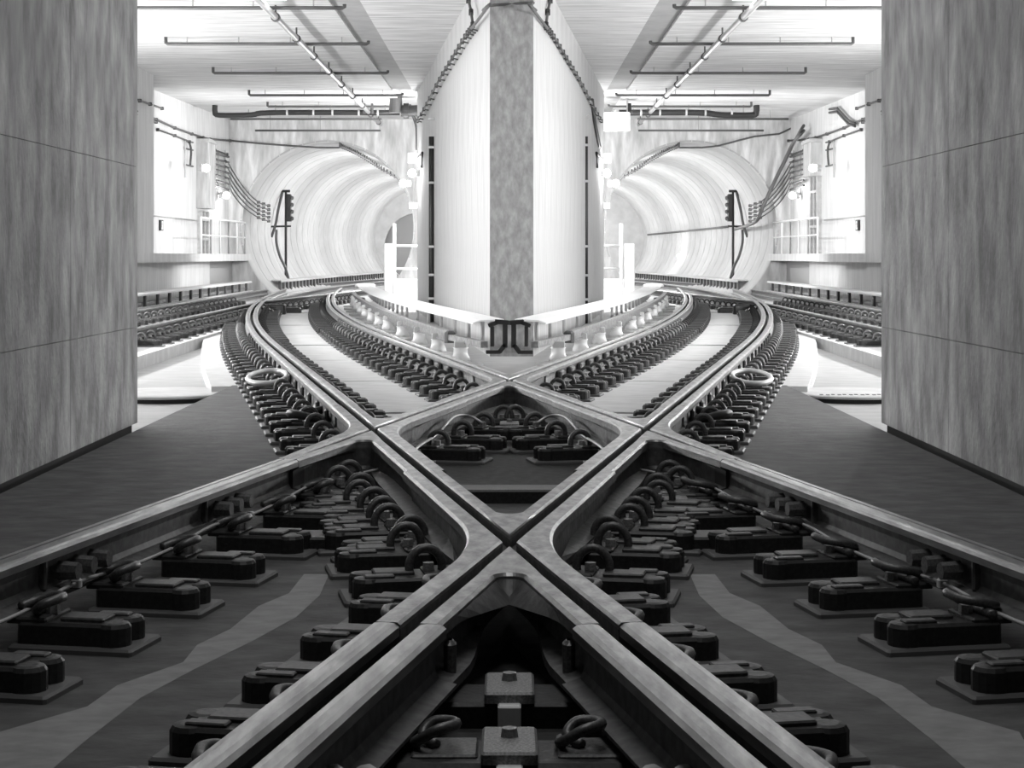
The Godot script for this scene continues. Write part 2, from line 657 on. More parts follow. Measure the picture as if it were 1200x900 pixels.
func room() -> void:
	var st := start()
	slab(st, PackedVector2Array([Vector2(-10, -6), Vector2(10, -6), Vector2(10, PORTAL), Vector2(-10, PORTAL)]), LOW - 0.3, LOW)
	var floor_o := struct("floor", st, mats.floor_outer_dimmed)
	# raised track slab: grey and worn between the piers, following the curves beyond
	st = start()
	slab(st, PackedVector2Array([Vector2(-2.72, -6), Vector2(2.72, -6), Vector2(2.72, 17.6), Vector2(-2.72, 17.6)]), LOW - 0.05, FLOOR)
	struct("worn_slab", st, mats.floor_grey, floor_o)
	for s: float in [1.0, -1.0]:
		var out := shifted(b1(17.6, 53.0, 1.0), -0.75)
		var inn := shifted(b2(17.6, 53.0, 1.0), 0.9)
		var poly := flip(out, s)
		inn.reverse()
		poly.append_array(flip(inn, s))
		st = start()
		slab(st, poly, LOW - 0.05, FLOOR - 0.06)
		struct("track_bed", st, mats.floor_light, floor_o)
		# separate panels between the rails
		var cuts := [11.5, 14.4, 18.0, 21.7, 25.4, 29.1, 32.8, 36.5, 40.2, 44.0]
		var ga := [0.01, 0.02, 0.05, 0.03, 0.16, 0.05, 0.2, 0.05, 0.2, 0.05]
		for i in cuts.size() - 1:
			var a := shifted(b1(cuts[i] + ga[i], cuts[i + 1] - ga[i + 1], 0.9), 0.12)
			var b := shifted(b1(cuts[i] + ga[i], cuts[i + 1] - ga[i + 1], 0.9), 1.44)
			if i == 0:
				a = PackedVector2Array([Vector2(b1x(11.6) + 0.12, 11.6), Vector2(b1x(14.38) + 0.12, 14.38)])
				b = PackedVector2Array([Vector2(b1x(11.6) + 0.30, 11.6), Vector2(b1x(14.38) + 1.40, 14.38)])
			b.reverse()
			var q := flip(a, s)
			q.append_array(flip(b, s))
			st = start()
			slab(st, q, FLOOR - 0.07, FLOOR + (0.0 if cuts[i] > 17.0 else 0.003))
			struct("concrete_panel", st, mats.floor_light, floor_o)
		for q2 in [[shifted(b1(17.6, 53.0, 1.0), -0.74), shifted(b1(17.6, 53.0, 1.0), 0.10)], [shifted(b2(15.0, 53.0, 1.0), -0.09), shifted(b2(15.0, 53.0, 1.0), 0.89)]]:
			var q3: PackedVector2Array = q2[1]
			q3.reverse()
			var q4 := flip(q2[0], s)
			q4.append_array(flip(q3, s))
			st = start()
			slab(st, q4, LOW, FLOOR - 0.001)
			struct("concrete_shoulder", st, mats.floor_light, floor_o)
		# plinth of the through track
		var p0 := cline(14.0, PORTAL, -1.55)
		var p1 := cline(14.0, PORTAL, 1.32)
		p1.reverse()
		var pl := flip(p0, s)
		pl.append_array(flip(p1, s))
		st = start()
		slab(st, pl, LOW - 0.05, -0.235)
		struct("track_plinth", st, mats.floor_light, floor_o)
		# pale band worn across the grey slab
		var left := [Vector2(-1.25, 3.2), Vector2(-1.31, 4.4), Vector2(-1.36, 4.78), Vector2(-1.19, 5.05), Vector2(-1.16, 5.3), Vector2(-1.02, 5.6), Vector2(-1.02, 5.85), Vector2(-0.95, 6.1), Vector2(-0.91, 6.5), Vector2(-0.83, 6.75), Vector2(-0.82, 7.15)]
		var right := [Vector2(-0.72, 7.15), Vector2(-0.71, 6.7), Vector2(-0.75, 6.3), Vector2(-0.85, 5.9), Vector2(-0.97, 5.5), Vector2(-1.06, 5.15), Vector2(-1.11, 4.7), Vector2(-1.15, 4.2), Vector2(-1.15, 3.2)]
		var band := PackedVector2Array()
		for p in left + right:
			band.append(Vector2(p.x * s, p.y))
		st = start()
		slab(st, band, FLOOR - 0.01, FLOOR + 0.0007)
		struct("worn_band", st, mats.floor_pale, floor_o)
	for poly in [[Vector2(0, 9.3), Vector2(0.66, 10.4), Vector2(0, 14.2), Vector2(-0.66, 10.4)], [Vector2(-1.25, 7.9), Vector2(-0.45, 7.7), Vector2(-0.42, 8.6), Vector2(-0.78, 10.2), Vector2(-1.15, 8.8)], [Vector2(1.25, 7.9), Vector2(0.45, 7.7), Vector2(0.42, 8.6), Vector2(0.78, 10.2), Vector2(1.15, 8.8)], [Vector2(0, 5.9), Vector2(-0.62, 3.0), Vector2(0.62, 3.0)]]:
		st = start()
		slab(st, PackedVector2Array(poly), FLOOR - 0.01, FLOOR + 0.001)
		struct("dark_patch", st, mats.floor_dark, floor_o)  # dark patches laid on the floor inside the crossing cells
	# ceiling with two shallow slots that run above the pier lines
	st = start()
	for r in [[-10.0, -2.93], [-2.42, 2.42], [2.93, 10.0]]:
		slab(st, PackedVector2Array([Vector2(r[0], -6), Vector2(r[1], -6), Vector2(r[1], PORTAL + 0.4), Vector2(r[0], PORTAL + 0.4)]), CEIL, CEIL + 0.4)
	var ceil_o := struct("ceiling", st, mats.ceiling)
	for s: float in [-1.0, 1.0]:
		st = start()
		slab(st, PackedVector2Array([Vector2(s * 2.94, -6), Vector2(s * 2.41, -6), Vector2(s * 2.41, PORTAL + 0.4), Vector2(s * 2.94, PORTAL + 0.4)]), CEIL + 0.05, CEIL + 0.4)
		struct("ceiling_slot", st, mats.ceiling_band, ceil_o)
	# side walls: a near stretch that stands forward, then a recessed stretch up to the portal
	for s: float in [1.0, -1.0]:
		st = start()
		slab(st, flip(PackedVector2Array([Vector2(-8.12, -6), Vector2(-8.12, 40.9), Vector2(-8.97, 40.9), Vector2(-8.495, PORTAL), Vector2(-9.9, PORTAL), Vector2(-9.9, -6)]), s), LOW - 0.1, CEIL + 0.05)
		struct("wall_" + SIDE(s), st, mats.wall)
	st = start()
	box(st, v(0, 2.4, -5.8), Vector3(20, 6, 0.4))
	struct("wall_rear", st, mats.pier)
	# portal wall with two round openings
	st = start()
	var y0 := LOW - 0.3
	var y1 := CEIL + 0.2
	for s: float in [-1.0, 1.0]:
		var c := Vector2(5.5 * s, 1.85)
		var x0 := c.x - 3.0
		var x1 := c.x + 3.0
		var inner := PackedVector2Array()
		var outer := PackedVector2Array()
		var n := 64
		for k in n:
			var a := TAU * (k + 0.5) / n
			var d := Vector2(cos(a), sin(a))
			inner.append(c + d * 2.6)
			var t := 1e9
			if absf(d.x) > 1e-4:
				t = minf(t, 3.0 / absf(d.x))
			if d.y > 1e-4:
				t = minf(t, (y1 - c.y) / d.y)
			elif d.y < -1e-4:
				t = minf(t, (y0 - 0.2 - c.y) / d.y)
			outer.append(c + d * maxf(t, 2.602))
		var rings := []
		for q in [[inner, PORTAL], [outer, PORTAL], [outer, PORTAL + 0.4], [inner, PORTAL + 0.4]]:
			var ring := PackedVector3Array()
			for p in q[0]:
				ring.append(v(p.x, p.y, q[1]))
			rings.append(ring)
		loft(st, rings, false, true)
	for r in [[-10.0, -8.5], [-2.5, 2.5], [8.5, 10.0]]:
		slab(st, PackedVector2Array([Vector2(r[0], PORTAL), Vector2(r[1], PORTAL), Vector2(r[1], PORTAL + 0.4), Vector2(r[0], PORTAL + 0.4)]), y0, y1)
	# rims round the openings
	var portal := struct("wall_portal", st, mats.portal)
	for s: float in [-1.0, 1.0]:
		for k in 26:
			st = start()
			var a0 := -0.35 + (PI + 0.7) * k / 26
			var a1 := -0.35 + (PI + 0.7) * (k + 0.93) / 26
			var rings := []
			for j in 3:
				var a := lerpf(a0, a1, j / 2.0)
				var ring := PackedVector3Array()
				for q in [[2.60, 0.02], [2.60, -0.03], [2.65, -0.03], [2.65, 0.02]]:
					ring.append(v(5.5 * s + cos(a) * q[0], 1.85 + sin(a) * q[0], PORTAL + q[1]))
				rings.append(ring)
			loft(st, rings)
			obj("rim_segment", st, mats.pipe_grey, portal)

func piers() -> void:
	for s: float in [1.0, -1.0]:
		var o := thing("concrete_pier", "massive %s-hand concrete pier with stained formwork face beside the crossing" % SIDE(s), "pier")
		var parts := [[2.79, 13.47, 11.4], [2.79, 11.392, 6.0], [2.79, 5.992, 1.5]]
		var ys := [[FLOOR + 0.02, 0.466], [0.47, 1.666], [1.67, 3.4], [3.404, CEIL]]
		for p in parts:
			for h in ys:
				var st := start()
				var a: float = p[1]
				var b: float = p[2]
				slab(st, flip(PackedVector2Array([Vector2(-p[0], b), Vector2(-p[0], a - (0.03 if a > 13 else 0.0)), Vector2(-p[0] - 0.03, a), Vector2(-p[0] - 2.4, a), Vector2(-p[0] - 2.4, b)]), s), h[0], h[1])
				obj("formwork_lift", st, mats.pier, o)
		var st2 := start()
		slab(st2, flip(PackedVector2Array([Vector2(-2.83, 1.55), Vector2(-2.83, 13.43), Vector2(-5.1, 13.43), Vector2(-5.1, 1.55)]), s), FLOOR - 0.14, FLOOR + 0.025)
		obj("base_joint", st2, mats.gap, o)
	# wedge pier between the tracks
	var w := thing("wedge_pier", "central wedge-shaped concrete pier whose blunt nose, coloured as shaded, faces the crossing", "pier")
	var st3 := start()
	slab(st3, PackedVector2Array([Vector2(-0.274, 25.0), Vector2(0.335, 25.0), Vector2(2.375, 45.0), Vector2(2.3, 45.06), Vector2(-2.24, 45.06), Vector2(-2.314, 45.0)]), LOW - 0.04, CEIL)
	obj("pier_body", st3, mats.nose, w)
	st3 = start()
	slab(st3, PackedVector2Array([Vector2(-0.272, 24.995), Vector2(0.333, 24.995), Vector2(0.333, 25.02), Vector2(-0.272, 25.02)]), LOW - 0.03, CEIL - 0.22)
	obj("nose_shade_face", st3, mats.nose_shaded, w)

func bore_c(d: float) -> float:      # centre line of the left bore
	var t := d - PORTAL
	return -5.5 + 0.015 * t + 0.0006 * t * t

func tunnel(s: float) -> void:
	var o := thing("tunnel_bore", "round ribbed concrete tunnel bore opening %s of the wedge pier" % SIDE(s), "tunnel")
	var len := 1.45
	for i in 25:
		var d0 := PORTAL + 0.05 + i * len
		var rings := []
		for q in [[0.0, 2.60], [0.1, 2.588], [0.5, 2.57], [0.9, 2.588], [0.995, 2.60], [0.995, 2.9], [0.0, 2.9]]:
			var d: float = d0 + q[0] * len
			var ring := PackedVector3Array()
			for k in 48:
				var a := TAU * k / 48
				ring.append(v((bore_c(d) + cos(a) * q[1]) * s, 1.85 + sin(a) * q[1], d))
			rings.append(ring)
		var st := start(true)
		loft(st, rings, false, true)
		obj("lining_ring", st, mats.lining, o)
	var st2 := start()
	var rings2 := []
	for i in 14:
		var d := PORTAL + 0.0 + i * 2.8
		var ring := PackedVector3Array()
		for k in 40:
			var a := TAU * k / 40
			ring.append(v((bore_c(d) + cos(a) * 2.74) * s, 1.85 + sin(a) * 2.74, d))
		rings2.append(ring)
	for i in 13:
		for k in 40:
			var k2 := (k + 1) % 40
			for t in [rings2[i][k], rings2[i][k2], rings2[i + 1][k2], rings2[i][k], rings2[i + 1][k2], rings2[i + 1][k]]:
				st2.add_vertex(t)
	obj("outer_lining", st2, mats.wall, o)
	# invert and end
	st2 = start()
	var a0 := PackedVector2Array()
	var a1 := PackedVector2Array()
	for i in 20:
		var d := PORTAL + 0.02 + i * 1.85
		a0.append(Vector2((bore_c(d) - 1.55) * s, d))
		a1.append(Vector2((bore_c(d) + 1.55) * s, d))
	a1.reverse()
	a0.append_array(a1)
	slab(st2, a0, LOW - 0.5, LOW)
	obj("invert_slab", st2, mats.floor_light, o)
	var de := PORTAL + 36.0
	st2 = start()
	if s > 0:
		# bulkhead with a smaller dark opening
		var rr := []
		for q in [[1.72, 0.0], [3.4, 0.0], [3.4, 0.5], [1.72, 0.5]]:
			var ring := PackedVector3Array()
			for k in 40:
				var a := TAU * k / 40
				ring.append(v(bore_c(de) - 0.4 + cos(a) * q[0], 1.45 + sin(a) * q[0], de + q[1]))
			rr.append(ring)
		loft(st2, rr, false, true)
		obj("bulkhead", st2, mats.lining, o)
		st2 = start()
		cyl(st2, v(bore_c(de) - 0.4, 1.45, de + 0.3), v(bore_c(de) + 2.0, 1.45, de + 12.0), 1.9, 1.9, 32)
		obj("far_bore", st2, mats.pipe_grey, o)
	else:
		cyl(st2, v(bore_c(de) * s, 1.85, de), v(bore_c(de) * s, 1.85, de + 0.3), 3.2, 3.2, 32)
		obj("bulkhead", st2, mats.lining, o)

func bore_rail(s: float) -> void:
	var side := SIDE(s)
	var o := thing("cover_board", "white cover board on dark brackets along the outer wall of the %s bore" % side, "cover board")
	var p := PackedVector2Array()
	for i in 18:
		var d := 56.0 + i * 1.9
		p.append(Vector2(bore_c(d) - 1.82, d))
	var st := start()
	sweep(st, flip(p, s), [[-0.15, 0.22], [-0.15, 0.25], [0.15, 0.25], [0.17, 0.22], [0.17, 0.17], [0.15, 0.17], [0.14, 0.22]], s)
	obj("board", st, mats.white_dull, o)
	for i in 38:
		var d := 56.3 + i * 0.82
		st = start()
		cbox(st, v((bore_c(d) - 1.74) * s, 0.0, d), Vector3(0.07, 0.42, 0.28), 0.01)
		obj("bracket", st, mats.pipe_dark, o)
	st = start()
	sweep(st, flip(p, s), [[-0.3, LOW], [-0.3, -0.15], [0.35, -0.15], [0.35, LOW]], s)
	obj("ledge", st, mats.white_dull, o)

func platform(s: float) -> void:
	var o := thing("walkway", "raised concrete walkway along the %s wall level with the eye" % SIDE(s), "walkway")
	var st := start()
	slab(st, flip(PackedVector2Array([Vector2(-7.62, 14), Vector2(-7.8, PORTAL - 0.02), Vector2(-8.6, PORTAL - 0.02), Vector2(-8.9, 41.0), Vector2(-8.2, 41.0), Vector2(-8.2, 14)]), s), 0.86, 1.06)
	obj("deck", st, mats.wall, o)
	for q in [[-7.98, 14.0, 40.0, -7.98], [-8.2, 40.01, 49.0, -8.2]]:
		st = start()
		slab(st, flip(PackedVector2Array([Vector2(q[0], q[1]), Vector2(q[3], q[2]), Vector2(-8.7, q[2]), Vector2(-8.7, q[1])]), s), LOW - 0.02, 0.858)
		obj("support_wall", st, mats.wall, o)
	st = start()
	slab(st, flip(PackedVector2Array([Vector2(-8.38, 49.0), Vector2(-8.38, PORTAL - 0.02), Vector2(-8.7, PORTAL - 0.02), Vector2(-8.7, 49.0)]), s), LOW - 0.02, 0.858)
	obj("painted_shade_panel", st, mats.pipe_grey, o)  # grey instead of the wall tone paints the shade under the deck

func ceiling_pipes(s: float) -> void:
	var side := SIDE(s)
	# long sprinkler main
	var o := thing("sprinkler_main", "long grey sprinkler main running away under the ceiling %s of the wedge pier" % side, "pipe")
	var st := start(true)
	var x := -3.85 * s
	cyl(st, v(x, CEIL - 0.2, 10), v(x, CEIL - 0.2, 53.6), 0.055, 0.055, 10)
	obj("pipe", st, mats.galv, o)
	for i in 9:
		var d := 29.5 + 2.9 * i
		st = start()
		cyl(st, v(x, CEIL - 0.2, d - 0.06), v(x, CEIL - 0.2, d + 0.06), 0.078, 0.078, 10)
		cyl(st, v(x, CEIL - 0.13, d), v(x, CEIL + 0.02, d), 0.018, 0.018, 6)
		obj("hanger", st, mats.pipe_dark, o)
	# cross pipes
	var names := ["nearest the lens", "second from the lens", "third from the lens", "fourth from the lens", "fifth from the lens"]
	var ds := [28.9, 33.8, 39.2, 44.6, 48.0]
	for i in 5:
		var o2 := thing("branch_pipe", "thin dark branch pipe across the %s ceiling, %s" % [side, names[i]], "pipe")
		var d: float = ds[i]
		st = start(true)
		var y := CEIL - 0.13
		var xa := -6.48
		var xb := -2.66
		tube(st, pts([v(xa * s, y + 0.13, d), v(xa * s, y + 0.02, d), v((xa + 0.03) * s, y, d), v((xb - 0.03) * s, y, d), v(xb * s, y + 0.02, d), v(xb * s, y + 0.06, d)]), 0.032, 8)
		obj("pipe", st, mats.pipe_dark, o2)
		for k in 4:
			var hx := lerpf(xa + 0.4, xb - 0.5, k / 3.0)
			st = start()
			cyl(st, v(hx * s, y, d), v(hx * s, CEIL + 0.01, d), 0.012, 0.012, 5)
			obj("hanger", st, mats.pipe_grey, o2)
	# low pipes in front of the portal
	var lows := [[50.5, 139.5, 270.0, 447.0, 0.028, "upper"], [52.8, 153.0, 299.0, 446.0, 0.03, "lower"]]
	for l in lows:
		var o3 := thing("drop_pipe", "%s thin pipe hung below the ceiling before the %s portal" % [l[5], side], "pipe")
		var a := at(l[2], l[1], l[0])
		var b := at(l[3], l[1], l[0])
		a.x *= s
		b.x *= s
		st = start(true)
		cyl(st, a, b, l[4], l[4], 8)
		obj("pipe", st, mats.pipe_dark, o3)
		for k in 3:
			var h := a.lerp(b, 0.12 + 0.4 * k)
			st = start()
			cyl(st, h, Vector3(h.x, CEIL + 0.01, h.z), 0.013, 0.013, 5)
			obj("hanger", st, mats.pipe_grey, o3)
	# heavy black main with couplings
	var o4 := thing("fire_main", "heavy black fire main with pale couplings across the %s ceiling" % side, "pipe")
	var y4 := EYE + (300.0 - 132.0) / FOCAL * 49.0
	st = start(true)
	var xe := -8.05 if s > 0 else -6.75
	tube(st, smooth_path([v(xe * s, y4 + 0.2, 49), v(xe * s, y4 + 0.02, 49), v((xe + 0.12) * s, y4 - 0.07, 49), v((xe + 1.0) * s, y4 - 0.06, 49), v((xe + 1.6) * s, y4, 49), v(-3.0 * s, y4, 49)], 4), 0.085 if s < 0 else 0.075, 10)
	obj("pipe", st, mats.black, o4)
	for k in 6:
		st = start()
		var xk := -6.1 + 0.62 * k + 0.1 * (k % 2)
		cyl(st, v(xk * s, y4, 49), v((xk + 0.05) * s, y4, 49), 0.1, 0.1, 10)
		obj("coupling", st, mats.galv, o4)
	for k in 3:
		st = start()
		cyl(st, v((-6.4 + k * 1.5) * s, y4, 49), v((-6.4 + k * 1.5) * s, CEIL + 0.01, 49), 0.014, 0.014, 5)
		obj("hanger", st, mats.pipe_grey, o4)

func crossing() -> void:
	var u := Vector2(SLOPE, 1.0).normalized()       # away to the right
	var w := Vector2(-SLOPE, 1.0).normalized()      # away to the left
	var f := Vector2(0, 6.31)
	var k := Vector2(0, 14.50)
	var l := Vector2(-SLOPE * 4.095, 10.405)
	var r := Vector2(SLOPE * 4.095, 10.405)
	var h := 2.085
	frog("front cast crossing frog at the centre of the X nearest the lens", f, [[u, h], [w, h], [-u, 1.45], [-w, 1.45]], [0.0, 0.0, 1.0, 0.0])
	frog("left cast crossing frog where the long grooved rails cross", l, [[u, h], [w, 1.6], [-u, 1.6, Vector2(0.004, 0.053)], [-w, h]], [0.0, 0.0, 0.0, 0.0])
	frog("right cast crossing frog where the long grooved rails cross", r, [[u, 1.6], [w, h], [-u, h], [-w, 1.6, Vector2(0.004, 0.053)]], [0.0, 0.0, 0.0, 0.0])
	frog("far cast crossing frog below the nose of the wedge pier", k, [[u, 1.3], [w, 1.3], [-u, h], [-w, h]], [0.0, 0.0, 0.0, 0.0])

func line2(a: Vector2, b: Vector2, n := 8) -> PackedVector2Array:
	var r := PackedVector2Array()
	for i in n + 1:
		r.append(a.lerp(b, float(i) / n))
	return r

func rails(s: float) -> void:
	var side := SIDE(s)
	var u := Vector2(SLOPE, 1.0).normalized()
	var f := Vector2(0, 6.31)
	var l := Vector2(-SLOPE * 4.095, 10.405)
	# towards the lens from the front frog
	var near := line2(f - u * 5.4, f - u * 1.456)
	make_rail("running_rail", "broad worn rail leading to the lower %s corner from the front frog, outside its groove" % side, near, s, -0.066, 0.082)
	make_rail("guard_rail", "broad rail on the bottom V side of the groove to the lower %s corner" % side, near, s, 0.066, 0.082)
	# single rail that leaves the picture at the side
	make_rail("running_rail", "single rail with a scored head crossing to the %s edge below the pier" % side, line2(l - u * 8.5, l - u * 1.606), s, 0.0, 0.114, "web", "head", true)
	# outer curve with its check rail
	make_rail("running_rail", "outer rail of the curve sweeping to the %s tunnel, wall-side web coloured as lit" % side, b1(11.99, 55.5), s, -0.062, 0.074, "rail_light")  # lighter web tone paints in the light falling from the wall side
	make_rail("check_rail", "check rail close inside the outer curved rail on the %s" % side, b1(11.99, 44.0), s, 0.062, 0.074)
	# inner curve
	make_rail("running_rail", "inner rail of the curve sweeping to the %s tunnel beside the covered conductor rail" % side, b2(15.79, 57.0), s, 0.062, 0.074)
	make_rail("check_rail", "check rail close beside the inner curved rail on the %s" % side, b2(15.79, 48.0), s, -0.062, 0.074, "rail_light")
	# through track
	make_rail("running_rail", "nearer rail of the straight through track beyond the %s pier" % side, cline(15.0, 80.0, 0.76), s, 0.0, 0.074)
	make_rail("running_rail", "farther rail of the straight through track beyond the %s pier" % side, cline(15.0, 80.0, -0.76), s, 0.0, 0.074)
	var cl := PackedVector2Array()
	for i in 9:
		var d := 39.5 + 1.8 * i
		cl.append(Vector2(-5.62 + 0.112 * (d - 39.5) - 0.0012 * pow(d - 39.5, 2.0), d))
	make_rail("closure_rail", "short closure rail between the curves before the %s tunnel" % side, cl, s, 0.0, 0.074)
	var sw := thing("switch_rods", "dark switch rods and castings where the tracks part before the %s tunnel" % side, "switch")
	for q in [[-5.35, 38.2, 0.5, 0.16], [-5.05, 39.0, 0.35, 0.22], [-4.95, 40.0, 0.6, 0.12], [-5.75, 38.8, 0.3, 0.2]]:
		var st0 := start()
		cbox(st0, v(q[0] * s, FLOOR + q[3] / 2, q[1]), Vector3(q[2], q[3], 0.28), 0.03)
		obj("casting", st0, mats.plate, sw)
	# dark lugs on the web of the outer curved rail
	var lug := thing("web_lug", "dark lug on the pale web of the outer curved rail on the %s" % side, "rail lug", Vector3(0, -20, 0), 0.0, "web lugs on the %s curve" % side)
	var st := start()
	cbox(st, Vector3(0, 0, 0), Vector3(0.03, 0.085, 0.085), 0.012)
	obj("lug_body", st, mats.black, lug)
	var lug2 := thing("web_lug", "dark upright lug against the web of the inner curved check rail on the %s" % side, "rail lug", Vector3(0, -20, 0), 0.0, "web lugs on the %s inner curve" % side)
	st = start()
	cbox(st, Vector3(0, 0, 0), Vector3(0.05, 0.11, 0.2), 0.012)
	obj("lug_body", st, mats.pipe_dark, lug2)
	var p2 := b2(16.4, 30.0, 0.62)
	for i in p2.size():
		var t := (p2[mini(i + 1, p2.size() - 1)] - p2[maxi(i - 1, 0)]).normalized()
		var q := p2[i] + Vector2(-t.y, t.x) * 0.105
		var where := v(q.x * s, -0.10, q.y)
		if i == 0:
			lug2.position = where
			lug2.rotation.y = -atan2(t.x * s, t.y)
		else:
			dup(lug2, where, -atan2(t.x * s, t.y), lug2.get_meta("label"), lug2.get_meta("group"))
	var p := b1(12.3, 24.5, 0.75)
	for i in p.size():
		var t := (p[mini(i + 1, p.size() - 1)] - p[maxi(i - 1, 0)]).normalized()
		var n := Vector2(-t.y, t.x)
		var q := p[i] + n * 0.10
		var where := v(q.x * s, -0.092, q.y)
		var turn := -atan2(t.x * s, t.y)
		if i == 0:
			lug.position = where
			lug.rotation.y = turn
		else:
			dup(lug, where, turn, lug.get_meta("label"), lug.get_meta("group"))

func third_rails(s: float) -> void:
	var side := SIDE(s)
	# covered conductor rail on the inside of the curve
	var raw := [Vector2(-0.22, 20.6), Vector2(-0.62, 23.0), Vector2(-1.2, 26.4), Vector2(-1.85, 30.6), Vector2(-2.6, 36.2), Vector2(-3.25, 41.6), Vector2(-3.72, 46.2)]
	var path := PackedVector2Array()
	for i in raw.size() - 1:
		for k in 5:
			path.append(raw[i].cubic_interpolate(raw[i + 1], raw[maxi(i - 1, 0)], raw[mini(i + 2, raw.size() - 1)], k / 5.0))
	path.append(raw[-1])
	var o := thing("cover_board", "white protective cover board curving from the pier nose to the %s tunnel" % side, "cover board")
	var st := start()
	sweep(st, flip(path, s), [[-0.20, 0.215], [-0.20, 0.235], [-0.12, 0.262], [0.16, 0.275], [0.16, 0.255], [-0.11, 0.243]], s)
	obj("board", st, mats.white, o)
	st = start()
	var endp := path[path.size() - 1]
	lathe(st, v(endp.x * s, 0.20, endp.y), [[0.25, 0.0], [0.27, 0.03], [0.24, 0.075], [0.12, 0.09]], 18)
	obj("end_cap", st, mats.white, o)
	var nn := normals2(path)
	var i := 1
	var run := 0.0
	for j in range(1, path.size()):
		run += path[j].distance_to(path[j - 1])
		if run >= 0.9:
			run = 0.0
			var q := path[j]
			var t := nn[j]
			var turn := atan2(t.y, t.x * s)
			var b := Basis(Vector3.UP, turn)
			st = start()
			cbox(st, v(q.x * s, 0.10, q.y) + b * Vector3(0.10, 0, 0), Vector3(0.045, 0.30, 0.06), 0.01, b)
			cbox(st, v(q.x * s, 0.238, q.y) + b * Vector3(0.02, 0, 0), Vector3(0.28, 0.03, 0.09), 0.01, b)
			obj("bracket", st, mats.pipe_grey, o)
	var r := thing("conductor_rail", "conductor rail under the white cover board on the %s" % side, "rail")
	var sh := shifted(path, -0.30)
	st = start()
	var cut := PackedVector2Array()
	for p in sh:
		if p.y > 21.6:
			cut.append(p)
	sweep(st, flip(cut, s), [[-0.045, 0.03], [-0.045, 0.085], [0.045, 0.085], [0.045, 0.03], [0.012, 0.02], [0.012, -0.03], [0.05, -0.045], [-0.05, -0.045], [-0.012, -0.03], [-0.012, 0.02]], s)
	obj("rail_bar", st, mats.rail_light, r)
	st = start()
	cbox(st, v(cut[0].x * s, 0.02, cut[0].y - 0.05), Vector3(0.13, 0.15, 0.10), 0.03, Basis(Vector3.UP, 0.2 * s))
	obj("end_ramp", st, mats.pipe_dark, r)
	st = start()
	var c0 := line2(Vector2(-0.28, 19.9), cut[0], 3)
	sweep(st, flip(c0, s), [[-0.04, -0.02], [-0.04, 0.05], [0.04, 0.05], [0.04, -0.02]], s)
	obj("end_channel", st, mats.rail_light, r)
	# insulators
	var first: Node3D = null
	var made := 0
	run = 1.7
	for j in range(1, sh.size()):
		run += sh[j].distance_to(sh[j - 1])
		if run < 1.9:
			continue
		run = 0.0
		var q := sh[j]
		var where := v(q.x * s, FLOOR, q.y)
		var label := "%s white porcelain insulator from the nose, under the conductor rail on the %s" % [ORDINALS[mini(made, 11)], side]
		made += 1
		var group := "insulators on the %s" % side
		if first == null:
			first = thing("insulator", label, "insulator", where, 0.0, group)
			st = start()
			lathe(st, Vector3.ZERO, [[0.27, 0.0], [0.27, 0.025], [0.13, 0.05]], 18)
			obj("base", st, mats.white_dull, first)
			st = start(true)
			lathe(st, Vector3.ZERO, [[0.115, 0.045], [0.105, 0.09], [0.085, 0.13], [0.08, 0.19], [0.095, 0.205], [0.07, 0.21]], 16)
			obj("porcelain", st, mats.porcelain, first)
			st = start()
			for z in [-0.07, 0.0, 0.07]:
				cbox(st, Vector3(0.0, 0.245, z), Vector3(0.15, 0.075, 0.03), 0.008)
			obj("cap", st, mats.galv, first)
		else:
			dup(first, where, 0.0, label, group)
	# end bracket of the board, a dark cast frame
	var fr := thing("end_frame", "dark cast C-shaped end frame of the cover board, %s of the pier nose axis" % side, "bracket")
	st = start()
	var fd := 19.5
	var fx := func(px: float) -> float: return (px - 597.0) / FOCAL * fd * s
	var fy := func(py: float) -> float: return EYE - (py - 300.0) / FOCAL * fd
	var bar := func(pa: Vector2, pb: Vector2, wd: float) -> void:
		var a := Vector3(fx.call(pa.x), fy.call(pa.y), -fd)
		var b := Vector3(fx.call(pb.x), fy.call(pb.y), -fd)
		var d := b - a
		cbox(st, (a + b) / 2.0, Vector3(d.length() + wd * 0.8, wd, 0.07), 0.008, Basis(Vector3.BACK, atan2(d.y, d.x)))
	bar.call(Vector2(592, 381), Vector2(592, 405), 0.055)
	bar.call(Vector2(591, 405), Vector2(586, 411.5), 0.05)
	bar.call(Vector2(585, 412.5), Vector2(571, 412.5), 0.04)
	bar.call(Vector2(595, 378), Vector2(582, 377), 0.05)
	bar.call(Vector2(582, 378), Vector2(574, 381), 0.045)
	bar.call(Vector2(577, 384), Vector2(577, 404), 0.045)
	obj("frame_bar", st, mats.black, fr)
	# cover and conductor rail of the through track by the wall
	var o2 := thing("cover_board", "white cover board on posts along the through track by the %s walkway" % side, "cover board")
	var p2 := cline(15.0, PORTAL - 0.5, -1.33)
	st = start()
	sweep(st, flip(p2, s), [[-0.16, 0.235], [-0.16, 0.255], [0.16, 0.255], [0.19, 0.235], [0.19, 0.20], [0.17, 0.20], [0.16, 0.235]], s)
	obj("board", st, mats.white, o2)
	for kk in 26:
		var d := 15.5 + kk * 1.5
		st = start()
		cbox(st, v(cx(d, -1.22) * s, 0.08, d), Vector3(0.06, 0.31, 0.12), 0.01)
		cbox(st, v(cx(d, -1.22) * s, 0.215, d), Vector3(0.12, 0.035, 0.2), 0.01)
		obj("bracket", st, mats.pipe_dark, o2)
	st = start()
	sweep(st, flip(p2, s), [[-0.01, -0.1], [-0.01, -0.02], [0.05, -0.02], [0.05, -0.1]], s, 0.17)
	obj("lower_channel", st, mats.white_dull, o2)
	var r2 := thing("conductor_rail", "conductor rail below the white cover board by the %s walkway" % side, "rail")
	st = start()
